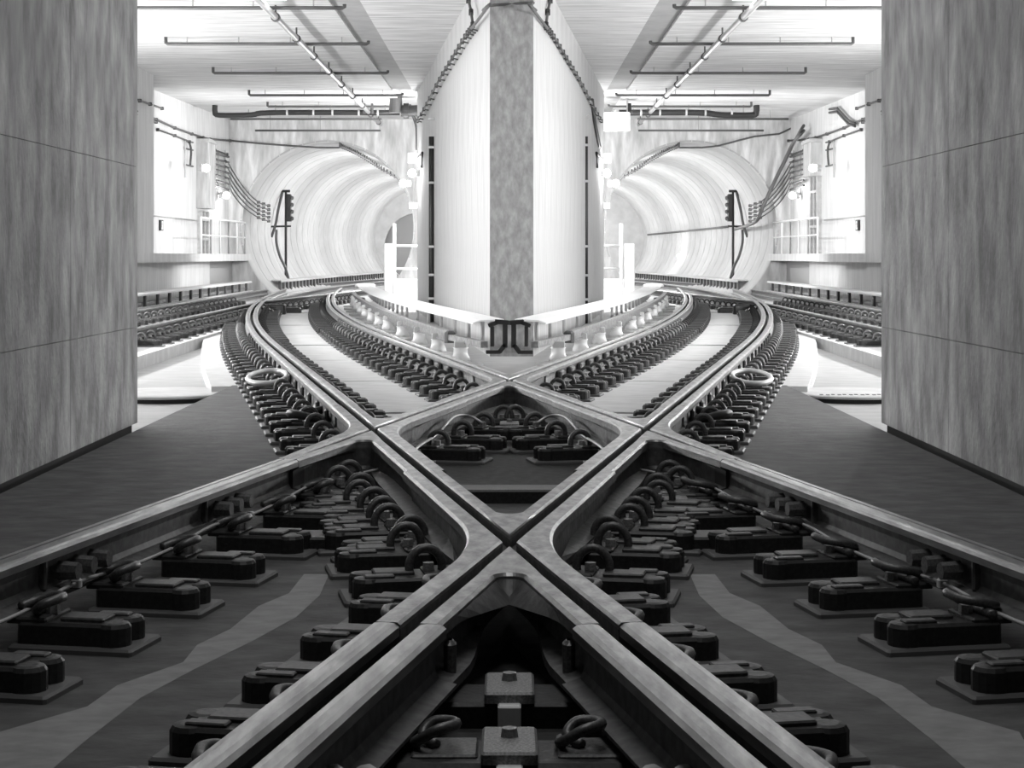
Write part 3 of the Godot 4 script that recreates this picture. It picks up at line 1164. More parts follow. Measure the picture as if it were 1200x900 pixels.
	sweep(st, flip(p2, s), [[-0.035, 0.0], [-0.035, 0.06], [0.035, 0.06], [0.035, 0.0]], s, 0.05)
	obj("rail_bar", st, mats.rail_light, r2)

func wall_things(s: float) -> void:
	var side := SIDE(s)
	# conduits along the wall
	var runs := [[[157, 115], [164, 118], [176, 122], [190, 127]], [[157, 129], [183, 140], [205, 150], [225, 157], [238, 161], [246, 163], [270, 165]], [[157, 133], [183, 143]], [[185, 152], [205, 159], [222, 166]], [[234, 170], [252, 176], [266, 181]]]
	var nm := ["short upper", "long dark", "short lower", "middle", "far"]
	for i in runs.size():
		var o := thing("conduit", "%s conduit run fixed high on the %s wall" % [nm[i], side], "conduit")
		var pp := PackedVector3Array()
		for q in runs[i]:
			pp.append(recess(q[0], q[1], s))
		var st := start(true)
		tube(st, pp, 0.03 if i == 1 else 0.024, 7)
		obj("tube", st, mats.cable, o)
		for k in pp.size():
			st = start()
			cbox(st, pp[k], Vector3(0.08, 0.08, 0.06), 0.01)
			obj("clamp", st, mats.cable, o)
	# continues along the portal wall
	var o5 := thing("portal_cable", "thin cable drooping across the wall above the %s tunnel mouth" % side, "cable")
	var list := [[272, 165], [303, 168], [342, 171], [375, 173], [398, 173]]
	if s < 0:
		list = [[246, 152], [262, 148], [281, 157], [310, 160], [330, 165], [352, 171], [372, 173], [398, 173]]
	var pa := PackedVector3Array()
	for q in list:
		var p := at(q[0], q[1], PORTAL - 0.06)
		p.x *= s
		pa.append(p)
	var st5 := start(true)
	tube(st5, pa, 0.028, 7)
	obj("tube", st5, mats.cable, o5)
	# hooked cable inside the crown
	var o6 := thing("hooked_cable", "cable hung on many hooks across the crown of the %s bore" % side, "cable")
	var p6 := []
	for q in [[398, 171, 54.0], [412, 177, 56.0], [430, 187, 59.5], [450, 200, 64.0], [480, 217, 70.0]]:
		var p := at(q[0], q[1], q[2])
		p.x *= s
		p6.append(p)
	var c6 := smooth_path(p6, 8)
	st5 = start(true)
	tube(st5, c6, 0.03, 6)
	obj("tube", st5, mats.cable, o6)
	for k in range(0, c6.size(), 1):
		st5 = start()
		cbox(st5, c6[k] + Vector3(0, 0.03, 0), Vector3(0.04, 0.17, 0.05), 0.008)
		obj("hook", st5, mats.cable, o6)
	# pilaster, doorway and guard rail on the walkway
	var d0 := 49.6
	var wx := (-8.83 + 0.036 * (d0 - 44.9))
	var o7 := thing("pilaster", "pale box pilaster above the doorway on the %s wall" % side, "pilaster")
	st5 = start()
	var top := EYE + (300 - 166) / FOCAL * d0
	var bot := EYE + (300 - 244) / FOCAL * d0
	if s < 0:
		bot = EYE + (300 - 206) / FOCAL * d0
	cbox(st5, v((wx + 0.15) * s, (top + bot) / 2, d0 + 0.6), Vector3(0.36, top - bot, 1.3), 0.02)
	obj("casing", st5, mats.portal, o7)
	st5 = start()
	cbox(st5, v((wx + 0.17) * s, top + 0.04, d0 + 0.6), Vector3(0.42, 0.1, 1.36), 0.02)
	obj("cap", st5, mats.white_dull, o7)
	st5 = start()
	var dt := EYE + (300 - (247 if s > 0 else 205)) / FOCAL * d0
	box(st5, v((wx + 0.02) * s, (dt + 1.06) / 2, d0 + 0.7), Vector3(0.12, dt - 1.06, 1.1))
	var dr := struct("door_1" if s > 0 else "door_2", st5, mats.door)
	for z in [0.0, 0.55, 1.1]:
		st5 = start()
		cbox(st5, v((wx + 0.06) * s, (dt + 1.06) / 2, d0 + 0.15 + z), Vector3(0.16, dt - 1.06, 0.09), 0.01)
		obj("door_post", st5, mats.white_dull, dr)
	for y in [0.35, 0.8]:
		st5 = start()
		cbox(st5, v((wx + 0.07) * s, lerpf(1.06, dt, y), d0 + 0.7), Vector3(0.14, 0.07, 1.1), 0.01)
		obj("door_rail", st5, mats.white_dull, dr)
	var o8 := thing("handrail", "pale tubular handrail with posts on the %s walkway before the doorway" % side, "railing")
	var yr := 2.0
	st5 = start(true)
	tube(st5, pts([v(-8.02 * s, yr, 46.6), v(-7.95 * s, yr, 53.9)]), 0.03, 8)
	obj("top_rail", st5, mats.white, o8)
	st5 = start(true)
	tube(st5, pts([v(-8.02 * s, 1.55, 46.6), v(-7.95 * s, 1.55, 53.9)]), 0.02, 8)
	obj("mid_rail", st5, mats.white, o8)
	for k in 6:
		st5 = start(true)
		var d := 46.6 + k * 1.45
		cyl(st5, v((-8.02 + 0.0096 * (d - 46.6)) * s, 1.05, d), v((-8.02 + 0.0096 * (d - 46.6)) * s, yr, d), 0.025, 0.025, 7)
		obj("post", st5, mats.white if k % 2 == 0 else mats.pipe_grey, o8)
	# thin line and small sign
	var o9 := thing("wall_wire", "thin wire strung along the %s wall above the walkway" % side, "wire")
	st5 = start(true)
	tube(st5, pts([recess(157, 250.5, s), recess(186, 253.5, s), recess(228, 258, s)]), 0.014, 6)
	obj("strand", st5, mats.cable_pale, o9)
	var sp := recess(189, 264, s, 0.03)
	var o10 := thing("wall_sign", "small dark square sign with a pale hooked symbol on the %s wall" % side, "sign", sp)
	st5 = start()
	cbox(st5, Vector3.ZERO, Vector3(0.05, 0.27, 0.34), 0.01)
	obj("sign_plate", st5, mats.sign, o10)
	st5 = start()
	for q in [[0.0, 0.075, 0.06, 0.16], [0.06, 0.0, 0.16, 0.05], [-0.02, -0.08, 0.05, 0.19], [-0.05, -0.02, 0.1, 0.05], [0.0, -0.01, 0.05, 0.09]]:
		box(st5, Vector3(0.027 * s, q[1], q[0] * -1.0), Vector3(0.012, q[2], q[3]))
	obj("symbol", st5, mats.white, o10)
	# vertical ladder-like bracket
	var o11 := thing("bracket_rail", "tall thin bracket rail with cross arms on the %s wall near the lamp" % side, "bracket")
	st5 = start()
	var a11 := recess(217, 165, s)
	var b11 := recess(217, 208, s)
	cyl(st5, a11, b11, 0.022, 0.022, 6)
	obj("upright", st5, mats.cable_pale, o11)
	for y in [165.0, 174.0, 193.0]:
		st5 = start()
		cyl(st5, recess(217, y, s), recess(226, y + 2, s), 0.025, 0.025, 6)
		obj("cross_arm", st5, mats.cable, o11)
	st5 = start(true)
	tube(st5, smooth_path([recess(222, 167, s, 0.1), recess(224, 176, s, 0.1), recess(223, 193, s, 0.1)], 4), 0.03, 7)
	obj("drop_cable", st5, mats.cable, o11)
	# cable rack of horizontal arms
	var o12 := thing("cable_rack", "rack of stacked cable arms on the %s wall beside the tunnel" % side, "cable rack")
	for k in 7:
		st5 = start()
		cyl(st5, recess(252, 180 + k * 6.2, s, 0.12), recess(268, 184 + k * 6.4, s, 0.12), 0.032, 0.032, 7)
		obj("arm", st5, mats.cable, o12)
	for x in [256.0, 264.0]:
		st5 = start()
		cyl(st5, recess(x, 176, s, 0.05), recess(x, 228, s, 0.05), 0.02, 0.02, 6)
		obj("upright", st5, mats.cable_pale, o12)
	# cables drooping from rack to the rim
	for k in 5:
		var o13 := thing("slack_cable", "slack cable from the rack to the rim of the %s bore, %s" % [side, ["topmost", "second from top", "middle", "second from bottom", "lowest"][k]], "cable")
		var y0 := 192.0 + k * 6.5
		var l13 := [recess(264, y0 - 4, s, 0.15), recess(268, y0, s, 0.25)]
		for q in [[276, y0 + 14, 54.0], [288, y0 + 31 - k, 54.05], [303, 237 + k * 4.5, 54.1], [315, 241 + k * 4.5, 56.0]]:
			var p := at(q[0], q[1], q[2])
			p.x *= s
			l13.append(p)
		st5 = start(true)
		tube(st5, smooth_path(l13, 5), 0.02, 6)
		obj("tube", st5, mats.cable, o13)
		for x in [0.0, 1.0, 2.0]:
			st5 = start()
			var p := at(303 + x * 6, 237 + k * 4.5 + x * 2, 54.1 + x)
			p.x *= s
			cbox(st5, p, Vector3(0.1, 0.09, 0.08), 0.01)
			obj("cable_clip", st5, mats.pipe_dark, o13)
	# signal on its mast
	var dsig := 60.0
	var o14 := thing("signal", "black railway signal on a thin mast at the mouth of the %s tunnel" % side, "signal")
	var P := func(x: float, y: float, d := 60.0) -> Vector3:
		var p := at(x, y, d)
		p.x *= s
		return p
	st5 = start(true)
	cyl(st5, P.call(335, 332), P.call(335, 224), 0.045, 0.04, 8)
	obj("mast", st5, mats.black, o14)
	st5 = start()
	cbox(st5, P.call(338.5, 243.5), Vector3(0.18, 0.92, 0.2), 0.03)
	var sh := obj("signal_head", st5, mats.black, o14)
	for k in 4:
		st5 = start()
		var c: Vector3 = P.call(338.5, 232 + k * 8)
		cyl(st5, c + Vector3(0.08 * s, 0, 0.02), c + Vector3(0.13 * s, -0.01, 0.05), 0.08, 0.07, 10)
		obj("visor", st5, mats.black, sh)
	st5 = start()
	cyl(st5, P.call(328, 224), P.call(340, 224), 0.05, 0.05, 6)
	cyl(st5, P.call(317, 265.5), P.call(341, 265), 0.035, 0.035, 6)
	obj("bracket_arm", st5, mats.black, o14)
	st5 = start(true)
	tube(st5, smooth_path([P.call(331, 225), P.call(326, 246), P.call(323, 263), P.call(318, 278)], 4), 0.045, 8)
	obj("feed_cable", st5, mats.pipe_dark, o14)
	# thick cable down the bore side
	var o15 := thing("bore_cable", "dark cable curving down the near edge of the %s bore to the signal foot" % side, "cable")
	st5 = start(true)
	tube(st5, smooth_path([P.call(324, 270, 59.0), P.call(324, 284, 58.5), P.call(328, 300, 58.5), P.call(334, 313, 59.0), P.call(338, 326, 59.4)], 5), 0.045, 8)
	obj("tube", st5, mats.pipe_dark, o15)
	if s < 0:
		# bundle of heavy cables from the ceiling to the right tunnel
		for k in 2:
			var o16 := thing("heavy_cable", "%s heavy dark cable swinging from the right wall down to the tunnel rim" % ["upper", "lower"][k], "cable")
			st5 = start(true)
			var l16 := [recess(252, 147 + k * 6, s, 0.2), recess(257, 155 + k * 4, s, 0.35)]
			for q in [[264, 168, 52.5], [272, 185, 53.2], [281, 203, 53.6], [290, 222, 53.9], [300, 244, 54.0], [306, 258, 54.1], [318, 264, 57.0], [332, 268, 61.0]]:
				var p := at(q[0] + k * 1.6, q[1] + k, q[2])
				p.x *= s
				l16.append(p)
			tube(st5, smooth_path(l16, 5), 0.045, 8)
			obj("tube", st5, mats.pipe_dark, o16)
		var o17 := thing("duct_bend", "twin dark conduits bending down the right wall beside the pilaster", "conduit")
		for k in 2:
			st5 = start(true)
			tube(st5, pts([recess(222, 128 + k * 4, s, 0.1), recess(213, 127 + k * 4, s, 0.1), recess(200, 141 + k * 4, s, 0.1), recess(192, 145 + k * 3, s, 0.1)]), 0.035, 7)
			obj("tube", st5, mats.cable, o17)
		var o18 := thing("bore_handrail", "thin dark rail along the side of the right bore", "railing")
		var l18 := []
		for i in 12:
			var d := 64.0 + i * 2.2
			var y := 2.05
			var dx := sqrt(2.52 * 2.52 - pow(y - 1.85, 2.0))
			l18.append(v((bore_c(d) - dx) * s, y, d))
		st5 = start(true)
		tube(st5, PackedVector3Array(l18), 0.04, 7)
		obj("tube", st5, mats.cable, o18)
		var o19 := thing("junction_box", "white equipment box hung from the ceiling right of the wedge pier", "equipment box")
		st5 = start()
		cbox(st5, at(720, 142.5, 47.0), Vector3(0.80, 0.46, 0.6), 0.03)
		obj("box_body", st5, mats.white, o19)
		for x in [706.0, 735.0]:
			st5 = start()
			cyl(st5, at(x, 133, 47.0), Vector3(at(x, 133, 47.0).x, CEIL + 0.01, -47.0), 0.02, 0.02, 6)
			obj("hanger", st5, mats.pipe_grey, o19)
		st5 = start()
		cyl(st5, at(737, 131, 47.4), at(737, 121, 47.4), 0.07, 0.06, 10)
		obj("valve_stub", st5, mats.black, o19)
	else:
		var o20 := thing("ceiling_valve", "large dark flanged valve at the ceiling beside the wedge pier", "valve")
		st5 = start()
		cyl(st5, at(464, 112, 47.0), at(464, 132, 47.0), 0.15, 0.19, 16)
		obj("valve_body", st5, mats.pipe_dark, o20)
		st5 = start()
		cyl(st5, at(464, 109.5, 47.0), at(464, 114, 47.0), 0.21, 0.21, 16)
		obj("flange", st5, mats.black, o20)
		st5 = start()
		cyl(st5, at(473, 130, 47.0), at(479, 130, 47.0), 0.20, 0.20, 16)
		obj("side_flange", st5, mats.black, o20)
		st5 = start()
		cyl(st5, at(470, 130, 47.0), at(492, 130, 47.0), 0.15, 0.15, 14)
		obj("outlet", st5, mats.black, o20)
		for k in 2:
			st5 = start()
			cyl(st5, at(427 + k * 9, 133, 48.5), at(427 + k * 9, 121, 48.5), 0.05, 0.03, 8)
			obj("small_valve", st5, mats.pipe_dark, o20)

func lamps(s: float) -> void:
	var side := SIDE(s)
	var inward := Vector3(s, 0, 0)
	var p := recess(233, 197, s, 0.75)
	wall_lamp(p, inward, 3.0, "round lamp glowing on the %s wall before the pilaster" % side)
	p = recess(258, 229, s, 0.1)
	wall_lamp(p, inward, 3.0, "lower round lamp glowing near the end of the %s wall by the tunnel" % side)
	for i in 4:
		wall_lamp(v(-8.11 * s, 1.8, 15.6 + 5.8 * i), inward, [31.0, 46.0, 38.0, 28.0][i], "round lamp on the %s wall hidden behind the near pier" % side, "lamps behind the %s pier" % side)
	var out := Vector3(-s, 0, 0)
	p = flank(492, 203, s, 0.0)
	wall_lamp(p, out, 7.0, "upper lamp glowing at the far %s end of the wedge pier" % side)
	var q := at(481, 215, 47.0)
	q.x *= s
	wall_lamp(q, out, 10.0, "lower lamp glowing just behind the far %s end of the wedge pier" % side)
	for i in 4:
		var d := 60.0 + 8.7 * i
		wall_lamp(v((bore_c(d) + 2.42) * s, 2.6, d), out, 23.0, "unseen lamp added on the inner side of the %s bore" % side, "added lamps in the %s bore" % side)  # out-of-view lamps added to brighten the bore
	wall_lamp(v(-1.2 * s, 2.3, 45.1), Vector3(0, 0, -1), 44.0, "unseen fill lamp added on the rear face of the wedge pier, %s half" % side)  # hidden source added to light the ceiling and portal evenly
	if s > 0:
		for i in 3:
			wall_lamp(at(470.0 + 7.0 * i, 289.0 - 3.0 * i, 94.0 + i), Vector3(0, 0, 1), 1.5, "%s of three tiny lamps inside the far dark bore on the left" % ["first", "second", "third"][i])
	if s < 0:
		var d := 76.0
		wall_lamp(v(-(bore_c(d) - 2.5), 1.0, d), Vector3(-1, 0, 0), 3.0, "small lamp glowing low on the far side of the right bore")

func pier_things(s: float) -> void:
	var side := SIDE(s)
	# cable on hooks along the flank
	var o := thing("flank_cable", "cable on hooks slanting down the %s flank of the wedge pier" % side, "cable")
	var run := [[574, 5], [555, 30], [545, 43], [530, 68], [515, 93], [500, 122], [489, 142]]
	var pp := []
	for q in run:
		pp.append(flank(q[0], q[1], s, 0.12))
	var c := smooth_path(pp, 4)
	var st := start(true)
	tube(st, c, 0.022, 7)
	obj("tube", st, mats.cable, o)
	for k in range(5, c.size()):
		st = start()
		var b: Vector3 = c[k]
		var e := b + Vector3(0.1 * s, 0.0, -0.28)
		cyl(st, b, e, 0.014, 0.014, 5)
		cbox(st, b, Vector3(0.06, 0.09, 0.09), 0.01)
		obj("hook", st, mats.cable, o)
	var o2 := thing("flank_chain", "short dark cable loop with cleats high on the %s flank of the wedge pier" % side, "cable")
	var l2 := [flank(549, 0, s, 0.1), flank(552, 14, s, 0.1), flank(554, 29, s, 0.1)]
	st = start(true)
	tube(st, smooth_path(l2, 4), 0.022, 6)
	obj("tube", st, mats.cable, o2)
	for q in l2:
		st = start()
		cbox(st, q, Vector3(0.07, 0.1, 0.1), 0.015)
		obj("cleat", st, mats.black, o2)
	# conduit down the flank
	var o3 := thing("flank_conduit", "black conduit running down the %s flank near its far end" % side, "conduit")
	var a := flank(505.5 if s > 0 else 508.0, 160, s, 0.06)
	st = start(true)
	tube(st, pts([a, Vector3(a.x, 2.0, a.z), Vector3(a.x, LOW, a.z)]), 0.055, 8)
	obj("tube", st, mats.black, o3)
	for y in [3.9, 3.3, 2.55, 1.2, 0.6, 0.1]:
		st = start()
		cbox(st, Vector3(a.x, y, a.z), Vector3(0.14, 0.05, 0.14), 0.01)
		obj("clamp", st, mats.white_dull, o3)
	var o4 := thing("drop_cable", "dark cable dropping over the far upper edge of the %s flank" % side, "cable")
	st = start(true)
	if s > 0:
		tube(st, smooth_path([flank(489, 143, s, 0.1), at(484, 136, 46), at(488, 150, 46), at(488.5, 176, 46)], 5), 0.035, 7)
	else:
		tube(st, smooth_path([flank(500, 117, s, 0.1), flank(497, 142, s, 0.1), flank(492.5, 166, s, 0.1), flank(491, 172, s, 0.1)], 5), 0.04, 7)
	obj("tube", st, mats.cable, o4)
	var o5 := thing("conduit_hook", "small dark hooked conduit above the lamp on the %s flank" % side, "conduit")
	st = start(true)
	tube(st, pts([flank(488, 187, s, 0.1), flank(495, 179, s, 0.1), flank(494, 196, s, 0.1)]), 0.03, 6)
	obj("tube", st, mats.cable, o5)
	var o6 := thing("small_box", "small white box below the lamps at the far %s end of the wedge pier" % side, "equipment box")
	st = start()
	var c6 := at(484, 241, 44.9)
	c6.x *= s
	cbox(st, c6 + Vector3(0.06 * s, 0, 0), Vector3(0.32, 0.15, 0.2), 0.015)
	obj("box_body", st, mats.white, o6)
	st = start()
	cyl(st, c6 + Vector3(0, 0.05, 0), c6 + Vector3(0.1 * s, 0.9, -0.1), 0.02, 0.02, 6)
	obj("feed_tube", st, mats.pipe_grey, o6)
	var o7 := thing("upper_box", "pale upright box above the lower lamp at the %s end of the wedge pier" % side, "equipment box")
	st = start()
	var c7 := at(482, 185, 44.9)
	c7.x *= s
	cbox(st, c7 + Vector3(0.08 * s, 0, 0), Vector3(0.34, 0.26, 0.2), 0.015)
	obj("box_body", st, mats.white_dull, o7)
	# gate at the far end of the pier
	var o8 := thing("gate", "white tubular gate at the far end of the wedge pier, %s side" % side, "gate")
	var gd := 46.5
	var gp := func(x: float, y: float) -> Vector3:
		var p := at(x, y, gd)
		p.x *= s
		return p
	var posts := [462, 497] if s > 0 else [466, 506]
	for x in posts:
		st = start(true)
		cyl(st, gp.call(x, 262 if x < 480 else 288), gp.call(x, 363), 0.045, 0.045, 8)
		obj("post", st, mats.white, o8)
	for y in [288, 315]:
		st = start(true)
		cyl(st, gp.call(posts[0], y), gp.call(posts[1], y), 0.03, 0.03, 8)
		obj("rail", st, mats.white if s > 0 else mats.pipe_grey, o8)
	var o9 := thing("steps", "pale concrete steps behind the gate on the %s" % side, "steps")
	for k in 3:
		st = start()
		cbox(st, v(-2.6 * s, LOW + 0.13 * (k + 1), 47.6 + 0.5 * k), Vector3(1.0, 0.26 * (k + 1), 0.48), 0.02)
		obj("step", st, mats.wall, o9)
	var o10 := thing("end_wall", "white end wall strip behind the gate on the %s" % side, "wall strip")
	st = start()
	var e10 := at(456.5, 300, 50.0)
	cbox(st, v(e10.x * s, (LOW + 1.35) / 2, 50.0), Vector3(0.26, 1.35 - LOW, 0.5), 0.02)
	obj("strip", st, mats.wall, o10)

func fastenings() -> void:
	near_kind = make_fastener(0)
	ring_kind = make_fastener(1)
	var u := Vector2(SLOPE, 1.0).normalized()
	var f := Vector2(0, 6.31)
	var l := Vector2(-SLOPE * 4.095, 10.405)
	for s: float in [1.0, -1.0]:
		var side := SIDE(s)
		fastener_row(near_kind, line2(l - u * 6.73, l - u * 1.2), s, 1.0, 0.61, FLOOR, " fastener block from the lens along the single rail at the %s edge" % side, "fasteners on the %s single rail" % side, 0.025, 0.3)
		fastener_row(near_kind, line2(f - u * 2.6, f - u * 0.2), s, -1.0, 0.54, FLOOR, " fastener block from the lens beside the rail to the lower %s corner" % side, "fasteners beside the lower %s rail" % side, 0.06, 0.2)
		fastener_row(ring_kind, b1(6.7, 9.6, 0.5), s, -1.0, 0.56, FLOOR, " fastener block behind the front frog, in the %s cell beside the groove" % side, "fasteners in the %s cell" % side, 0.08, 0.0)
		fastener_row(ring_kind, b1(11.1, 37.0, 0.5), s, -1.0, 0.58, FLOOR, " black fastener block in the row outside the outer curved rail, %s" % side, "fasteners outside the %s curve" % side, 0.02, 0.0, 29.0)
		fastener_row(ring_kind, b1(12.4, 40.0, 0.5), s, 1.0, 0.6, FLOOR, " black fastener block in the row inside the check rail, %s" % side, "fasteners inside the %s check rail" % side, 0.02, 0.0, 25.0)
		fastener_row(ring_kind, b2(15.2, 50.0, 0.5), s, -1.0, 0.58, FLOOR, " black fastener block with arched clip along the inner curved rail, %s" % side, "fasteners along the %s inner curve" % side, 0.02, 0.0, 29.0)
		fastener_row(ring_kind, cline(24.4, 39.0, 0.76), s, 1.0, 0.76, -0.24, " black fastener block past the %s pier, near side of the through track" % side, "near fasteners of the %s through track" % side, 0.0, 0.0, 37.0)
		fastener_row(ring_kind, cline(28.0, 46.0, -0.76), s, 1.0, 0.76, -0.24, " black fastener block past the %s pier, between the through rails" % side, "middle fasteners of the %s through track" % side, 0.0, 0.0, 38.0)
		fastener_row(ring_kind, line2(l + Vector2(0.12, -1.2), l + Vector2(0.60, -3.0), 4), s, 1.0, 0.6, FLOOR, " fastener block in the near half of the dark diamond, %s side" % side, "fasteners in the diamond, nearer %s" % side, 0.05)
		fastener_row(ring_kind, line2(l + Vector2(0.15, 0.7), l + Vector2(0.65, 3.0), 4), s, 1.0, 0.62, FLOOR, " fastener block in the far half of the dark diamond, %s side" % side, "fasteners in the diamond, farther %s" % side, 0.05)
		var cl := PackedVector2Array([Vector2(-5.5, 40.4), Vector2(-4.85, 46.7), Vector2(-4.5, 51.0)])
		fastener_row(ring_kind, cl, s, 1.0, 0.6, FLOOR, " ", "", 0.0, 0.0, 10.0)
	# the remaining small ones far off
	var st := start()
	cbox(st, Vector3(0.262, 0.011, 0), Vector3(0.424, 0.022, 0.26), 0.008)
	cbox(st, Vector3(0.26, 0.06, 0), Vector3(0.40, 0.085, 0.205), 0.02)
	var ring := PackedVector3Array()
	for k in 7:
		var a := -0.35 + (PI + 0.7) * k / 6
		ring.append(Vector3(0.16 + 0.062 * cos(a), 0.115 + 0.072 * sin(a), 0.0))
	tube(st, ring, 0.017, 5)
	st.generate_normals()
	var mm := MultiMesh.new()
	mm.transform_format = MultiMesh.TRANSFORM_3D
	mm.mesh = st.commit()
	mm.instance_count = far_places.size()
	for i in far_places.size():
		mm.set_instance_transform(i, far_places[i])
	var far := MultiMeshInstance3D.new()
	far.name = "distant_fasteners"
	far.multimesh = mm
	far.material_override = mats.plate
	far.set_meta("kind", "stuff")
	tag(far, "tiny black rail fasteners packed along the distant curves toward both tunnels", "rail fastener")
	add_child(far)

func clamp_tie(label: String, c: Vector2, half: float, block: bool) -> void:
	var o := thing("tie_bar", label, "tie bar", v(c.x, FLOOR, c.y))
	var st := start()
	cbox(st, Vector3(0, 0.035, 0), Vector3(half * 2, 0.07, 0.22), 0.01)
	obj("bar", st, mats.plate, o)
	if not block:
		return
	st = start()
	cbox(st, Vector3(0, 0.085, 0), Vector3(0.135, 0.03, 0.24), 0.006)
	var cp := obj("clamp_plate", st, mats.clamp, o)
	st = start()
	cyl(st, Vector3(0, 0.095, -0.03), Vector3(0, 0.12, -0.03), 0.026, 0.020, 6)
	obj("bolt", st, mats.bolt, cp)
	st = start()
	cbox(st, Vector3(0, 0.035, 0.135), Vector3(0.062, 0.075, 0.05), 0.004)
	obj("stub", st, mats.white, o)

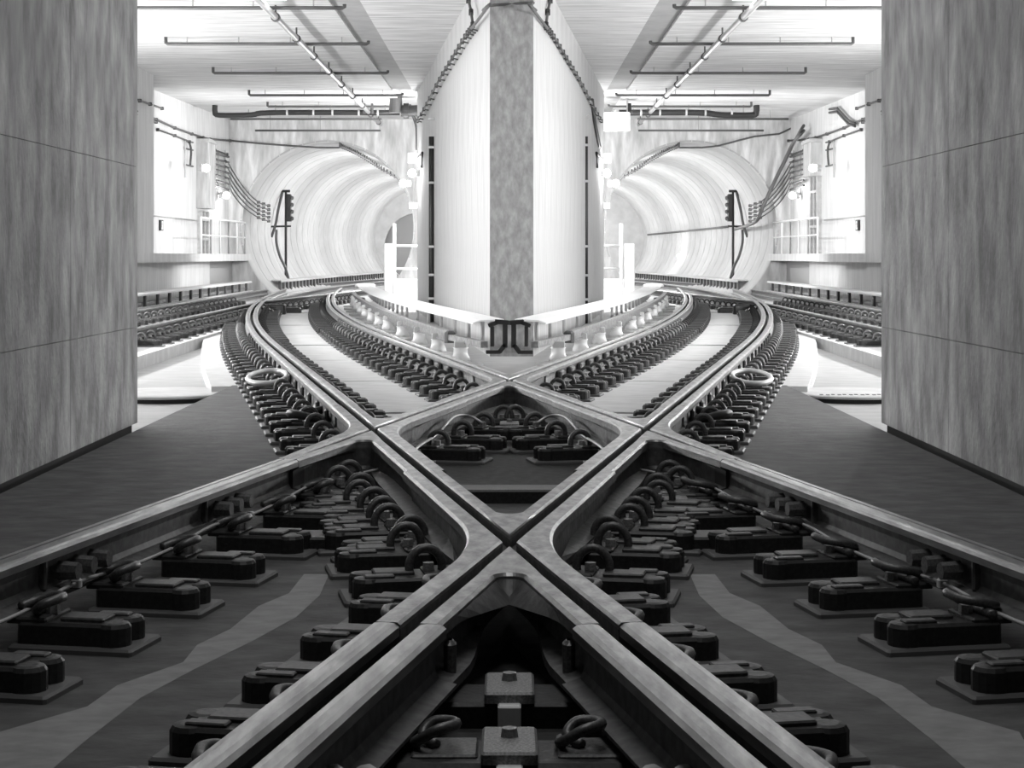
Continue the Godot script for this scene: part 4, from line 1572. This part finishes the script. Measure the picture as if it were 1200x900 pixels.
func cell_things() -> void:
	clamp_tie("dark tie bar with bright clamp plate in the bottom V, nearest the lens", Vector2(0, 4.34), 0.30, true)
	clamp_tie("dark tie bar with clamp plate in the bottom V, under the point of the frog", Vector2(0, 4.92), 0.21, true)
	clamp_tie("dark tie bar with clamp plate in the diamond, nearer the far frog", Vector2(0, 12.6), 0.34, true)
	clamp_tie("dark tie bar without clamp across the front of the diamond", Vector2(0, 9.3), 0.48, false)
	for s: float in [1.0, -1.0]:
		var side := SIDE(s)
		clamp_tie("dark tie bar with clamp plate in the %s cell below the frog" % side, Vector2(-0.80 * s, 8.75), 0.36, true)
		clamp_tie("dark tie bar without clamp on the floor of the %s cell" % side, Vector2(-0.80 * s, 7.75), 0.45, false)
		var u := Vector2(SLOPE * s, 1.0).normalized()
		var n := Vector2(u.y, -u.x) * s
		var l := Vector2(-SLOPE * 4.095 * s, 10.405)
		# cable along the foot of the single rail
		var o := thing("rail_cable", "thin cable tied along the foot of the single rail at the %s edge" % side, "cable")
		var pp := []
		for k in 14:
			var q := l - u * (6.9 - k * 0.45) + n * (0.085 + 0.012 * sin(k * 1.9))
			pp.append(v(q.x, -0.152 + 0.01 * sin(k * 2.3), q.y))
		var e := l - u * 0.8 + n * 0.3
		pp.append(v(e.x, -0.13, e.y))
		pp.append(v(e.x + 0.25 * s, -0.11, e.y + 0.1))
		var st := start(true)
		tube(st, smooth_path(pp, 4), 0.007, 7)
		obj("tube", st, mats.cable_pale, o)
		for k in [2, 6, 10]:
			st = start()
			cbox(st, pp[k], Vector3(0.035, 0.03, 0.035), 0.006)
			obj("cable_tie", st, mats.white_dull, o)
		# nuts on the web of the single rail
		for k in 2:
			var o2 := thing("web_bolts", "cluster of round bolt heads on the web of the %s single rail, %s" % [side, ["nearer", "farther"][k]], "bolts")
			var c := l - u * (4.25 - k * 1.55)
			for j in 3:
				var q := c + u * (0.13 * j) + n * 0.03
				st = start()
				cyl(st, v(q.x, -0.092, q.y), v(q.x + n.x * 0.075, -0.092, q.y + n.y * 0.075), 0.034, 0.030, 8)
				obj("bolt_head", st, mats.clip, o2)
			var qa := c - u * 0.1 + n * 0.012
			st = start()
			cbox(st, v(qa.x, -0.09, qa.y), Vector3(0.04, 0.10, 0.03), 0.006)
			obj("joint_bar", st, mats.web, o2)
		# clips in the bottom V
		for k in 2:
			var d := 4.34 + 0.02 + k * -0.5
			var x := 0.193 * (6.31 - d) - 0.20
			var o3 := thing("spring_clip", "coiled spring clip at the %s end of the tie bar in the bottom V, %s" % [side, ["farther", "nearer"][k]], "spring clip", v(-x * s, -0.19, d))
			st = start(true)
			tube(st, smooth_path([Vector3(-0.05, 0.0, -0.05), Vector3(-0.05, 0.015, 0.03), Vector3(0.0, 0.05, 0.055), Vector3(0.045, 0.055, 0.02), Vector3(0.035, 0.05, -0.03), Vector3(-0.01, 0.045, -0.045), Vector3(-0.035, 0.02, -0.02), Vector3(0.0, 0.005, 0.02)], 5), 0.014, 8)
			obj("coil", st, mats.clip, o3)
			st = start()
			cbox(st, Vector3(0.02, -0.012, 0), Vector3(0.16, 0.02, 0.16), 0.005)
			obj("seat_plate", st, mats.clip, o3)
		for k in 2:
			var o4 := thing("hose_end", "pale thick hose stub standing in the bottom V, %s, %s" % [side, ["inner", "outer"][k]], "hose")
			st = start(true)
			var x0 := -(0.30 + 0.07 * k) * s
			tube(st, smooth_path([v(x0 * 0.86, -0.27, 3.75), v(x0 * 0.93, -0.17, 3.8), v(x0, -0.12, 3.86), v(x0 * 1.1, -0.15, 3.95)], 5), 0.022, 9)
			obj("tube", st, mats.cable_pale, o4)
		# lugs on the casting walls of the bottom V
		var o5 := thing("casting_lug", "rounded casting lug on the inner %s wall of the bottom V" % side, "casting lug")
		st = start()
		cbox(st, v(-0.165 * s, -0.11, 4.98), Vector3(0.035, 0.09, 0.06), 0.012)
		obj("lug_body", st, mats.clip, o5)
		# cable loops in the dark diamond
		var o6 := thing("bond_cable", "pale bond cable looping along the %s wall of the dark diamond" % side, "cable")
		st = start(true)
		tube(st, smooth_path([v(-0.60 * s, -0.17, 10.2), v(-0.54 * s, -0.13, 10.6), v(-0.45 * s, -0.12, 11.3), v(-0.37 * s, -0.07, 11.9), v(-0.27 * s, -0.08, 12.1), v(-0.18 * s, -0.11, 11.9)], 6), 0.009, 7)
		obj("tube", st, mats.pipe_grey, o6)
		# cable coil lying on the fasteners
		var o7 := thing("cable_coil", "pale coil of cable lying on the fasteners outside the %s curve" % side, "cable coil")
		st = start(true)
		var ring := PackedVector3Array()
		for k in 22:
			var a := TAU * k / 22
			ring.append(v((-2.16 + 0.17 * cos(a)) * s, -0.08 + 0.035 * sin(a), 16.0 + 0.34 * sin(a)))
		tube(st, ring, 0.024, 8, true)
		obj("coil", st, mats.galv, o7)
		var o8 := thing("cable_coil", "dark coil of cable lying on the fasteners near the %s frog" % side, "cable coil")
		st = start(true)
		ring = PackedVector3Array()
		for k in 22:
			var a := TAU * k / 22
			ring.append(v((-1.36 + 0.18 * cos(a)) * s, -0.11 + 0.02 * sin(a * 2), 12.6 + 0.3 * sin(a)))
		tube(st, ring, 0.03, 8, true)
		obj("coil", st, mats.black, o8)
		# round access cover in the low floor
		var o9 := thing("access_cover", "large round raised access cover in the pale floor behind the %s pier" % side, "access cover")
		st = start()
		lathe(st, v(-3.35 * s, LOW, 17.5), [[0.57, 0.0], [0.57, 0.05]], 40)
		obj("seat_ring", st, mats.black, o9)
		st = start()
		lathe(st, v(-3.35 * s, LOW + 0.045, 17.5), [[0.62, 0.0], [0.63, 0.02], [0.61, 0.03]], 40)
		obj("cover_plate", st, mats.floor_light, o9)
		if s < 0:
			for k in 14:
				st = start()
				cbox(st, v(2.98 + 0.055 * k, LOW + 0.077, 17.12 - 0.04 * (k % 2)), Vector3(0.03, 0.008, 0.05), 0.002)
				obj("grip_dot", st, mats.pipe_dark, o9)
	var o10 := thing("nose_cable", "dark cable wrapped round the top of the wedge pier nose", "cable")
	var st10 := start(true)
	tube(st10, smooth_path([flank(566, 12, 1.0, 0.12), flank(573, 6, 1.0, 0.08), v(-0.24, EYE + 293.0 / FOCAL * 25.0, 24.93), v(0.30, EYE + 296.0 / FOCAL * 25.0, 24.93), flank(573, 6, -1.0, 0.08), flank(566, 12, -1.0, 0.12)], 4), 0.022, 7)
	obj("tube", st10, mats.cable, o10)
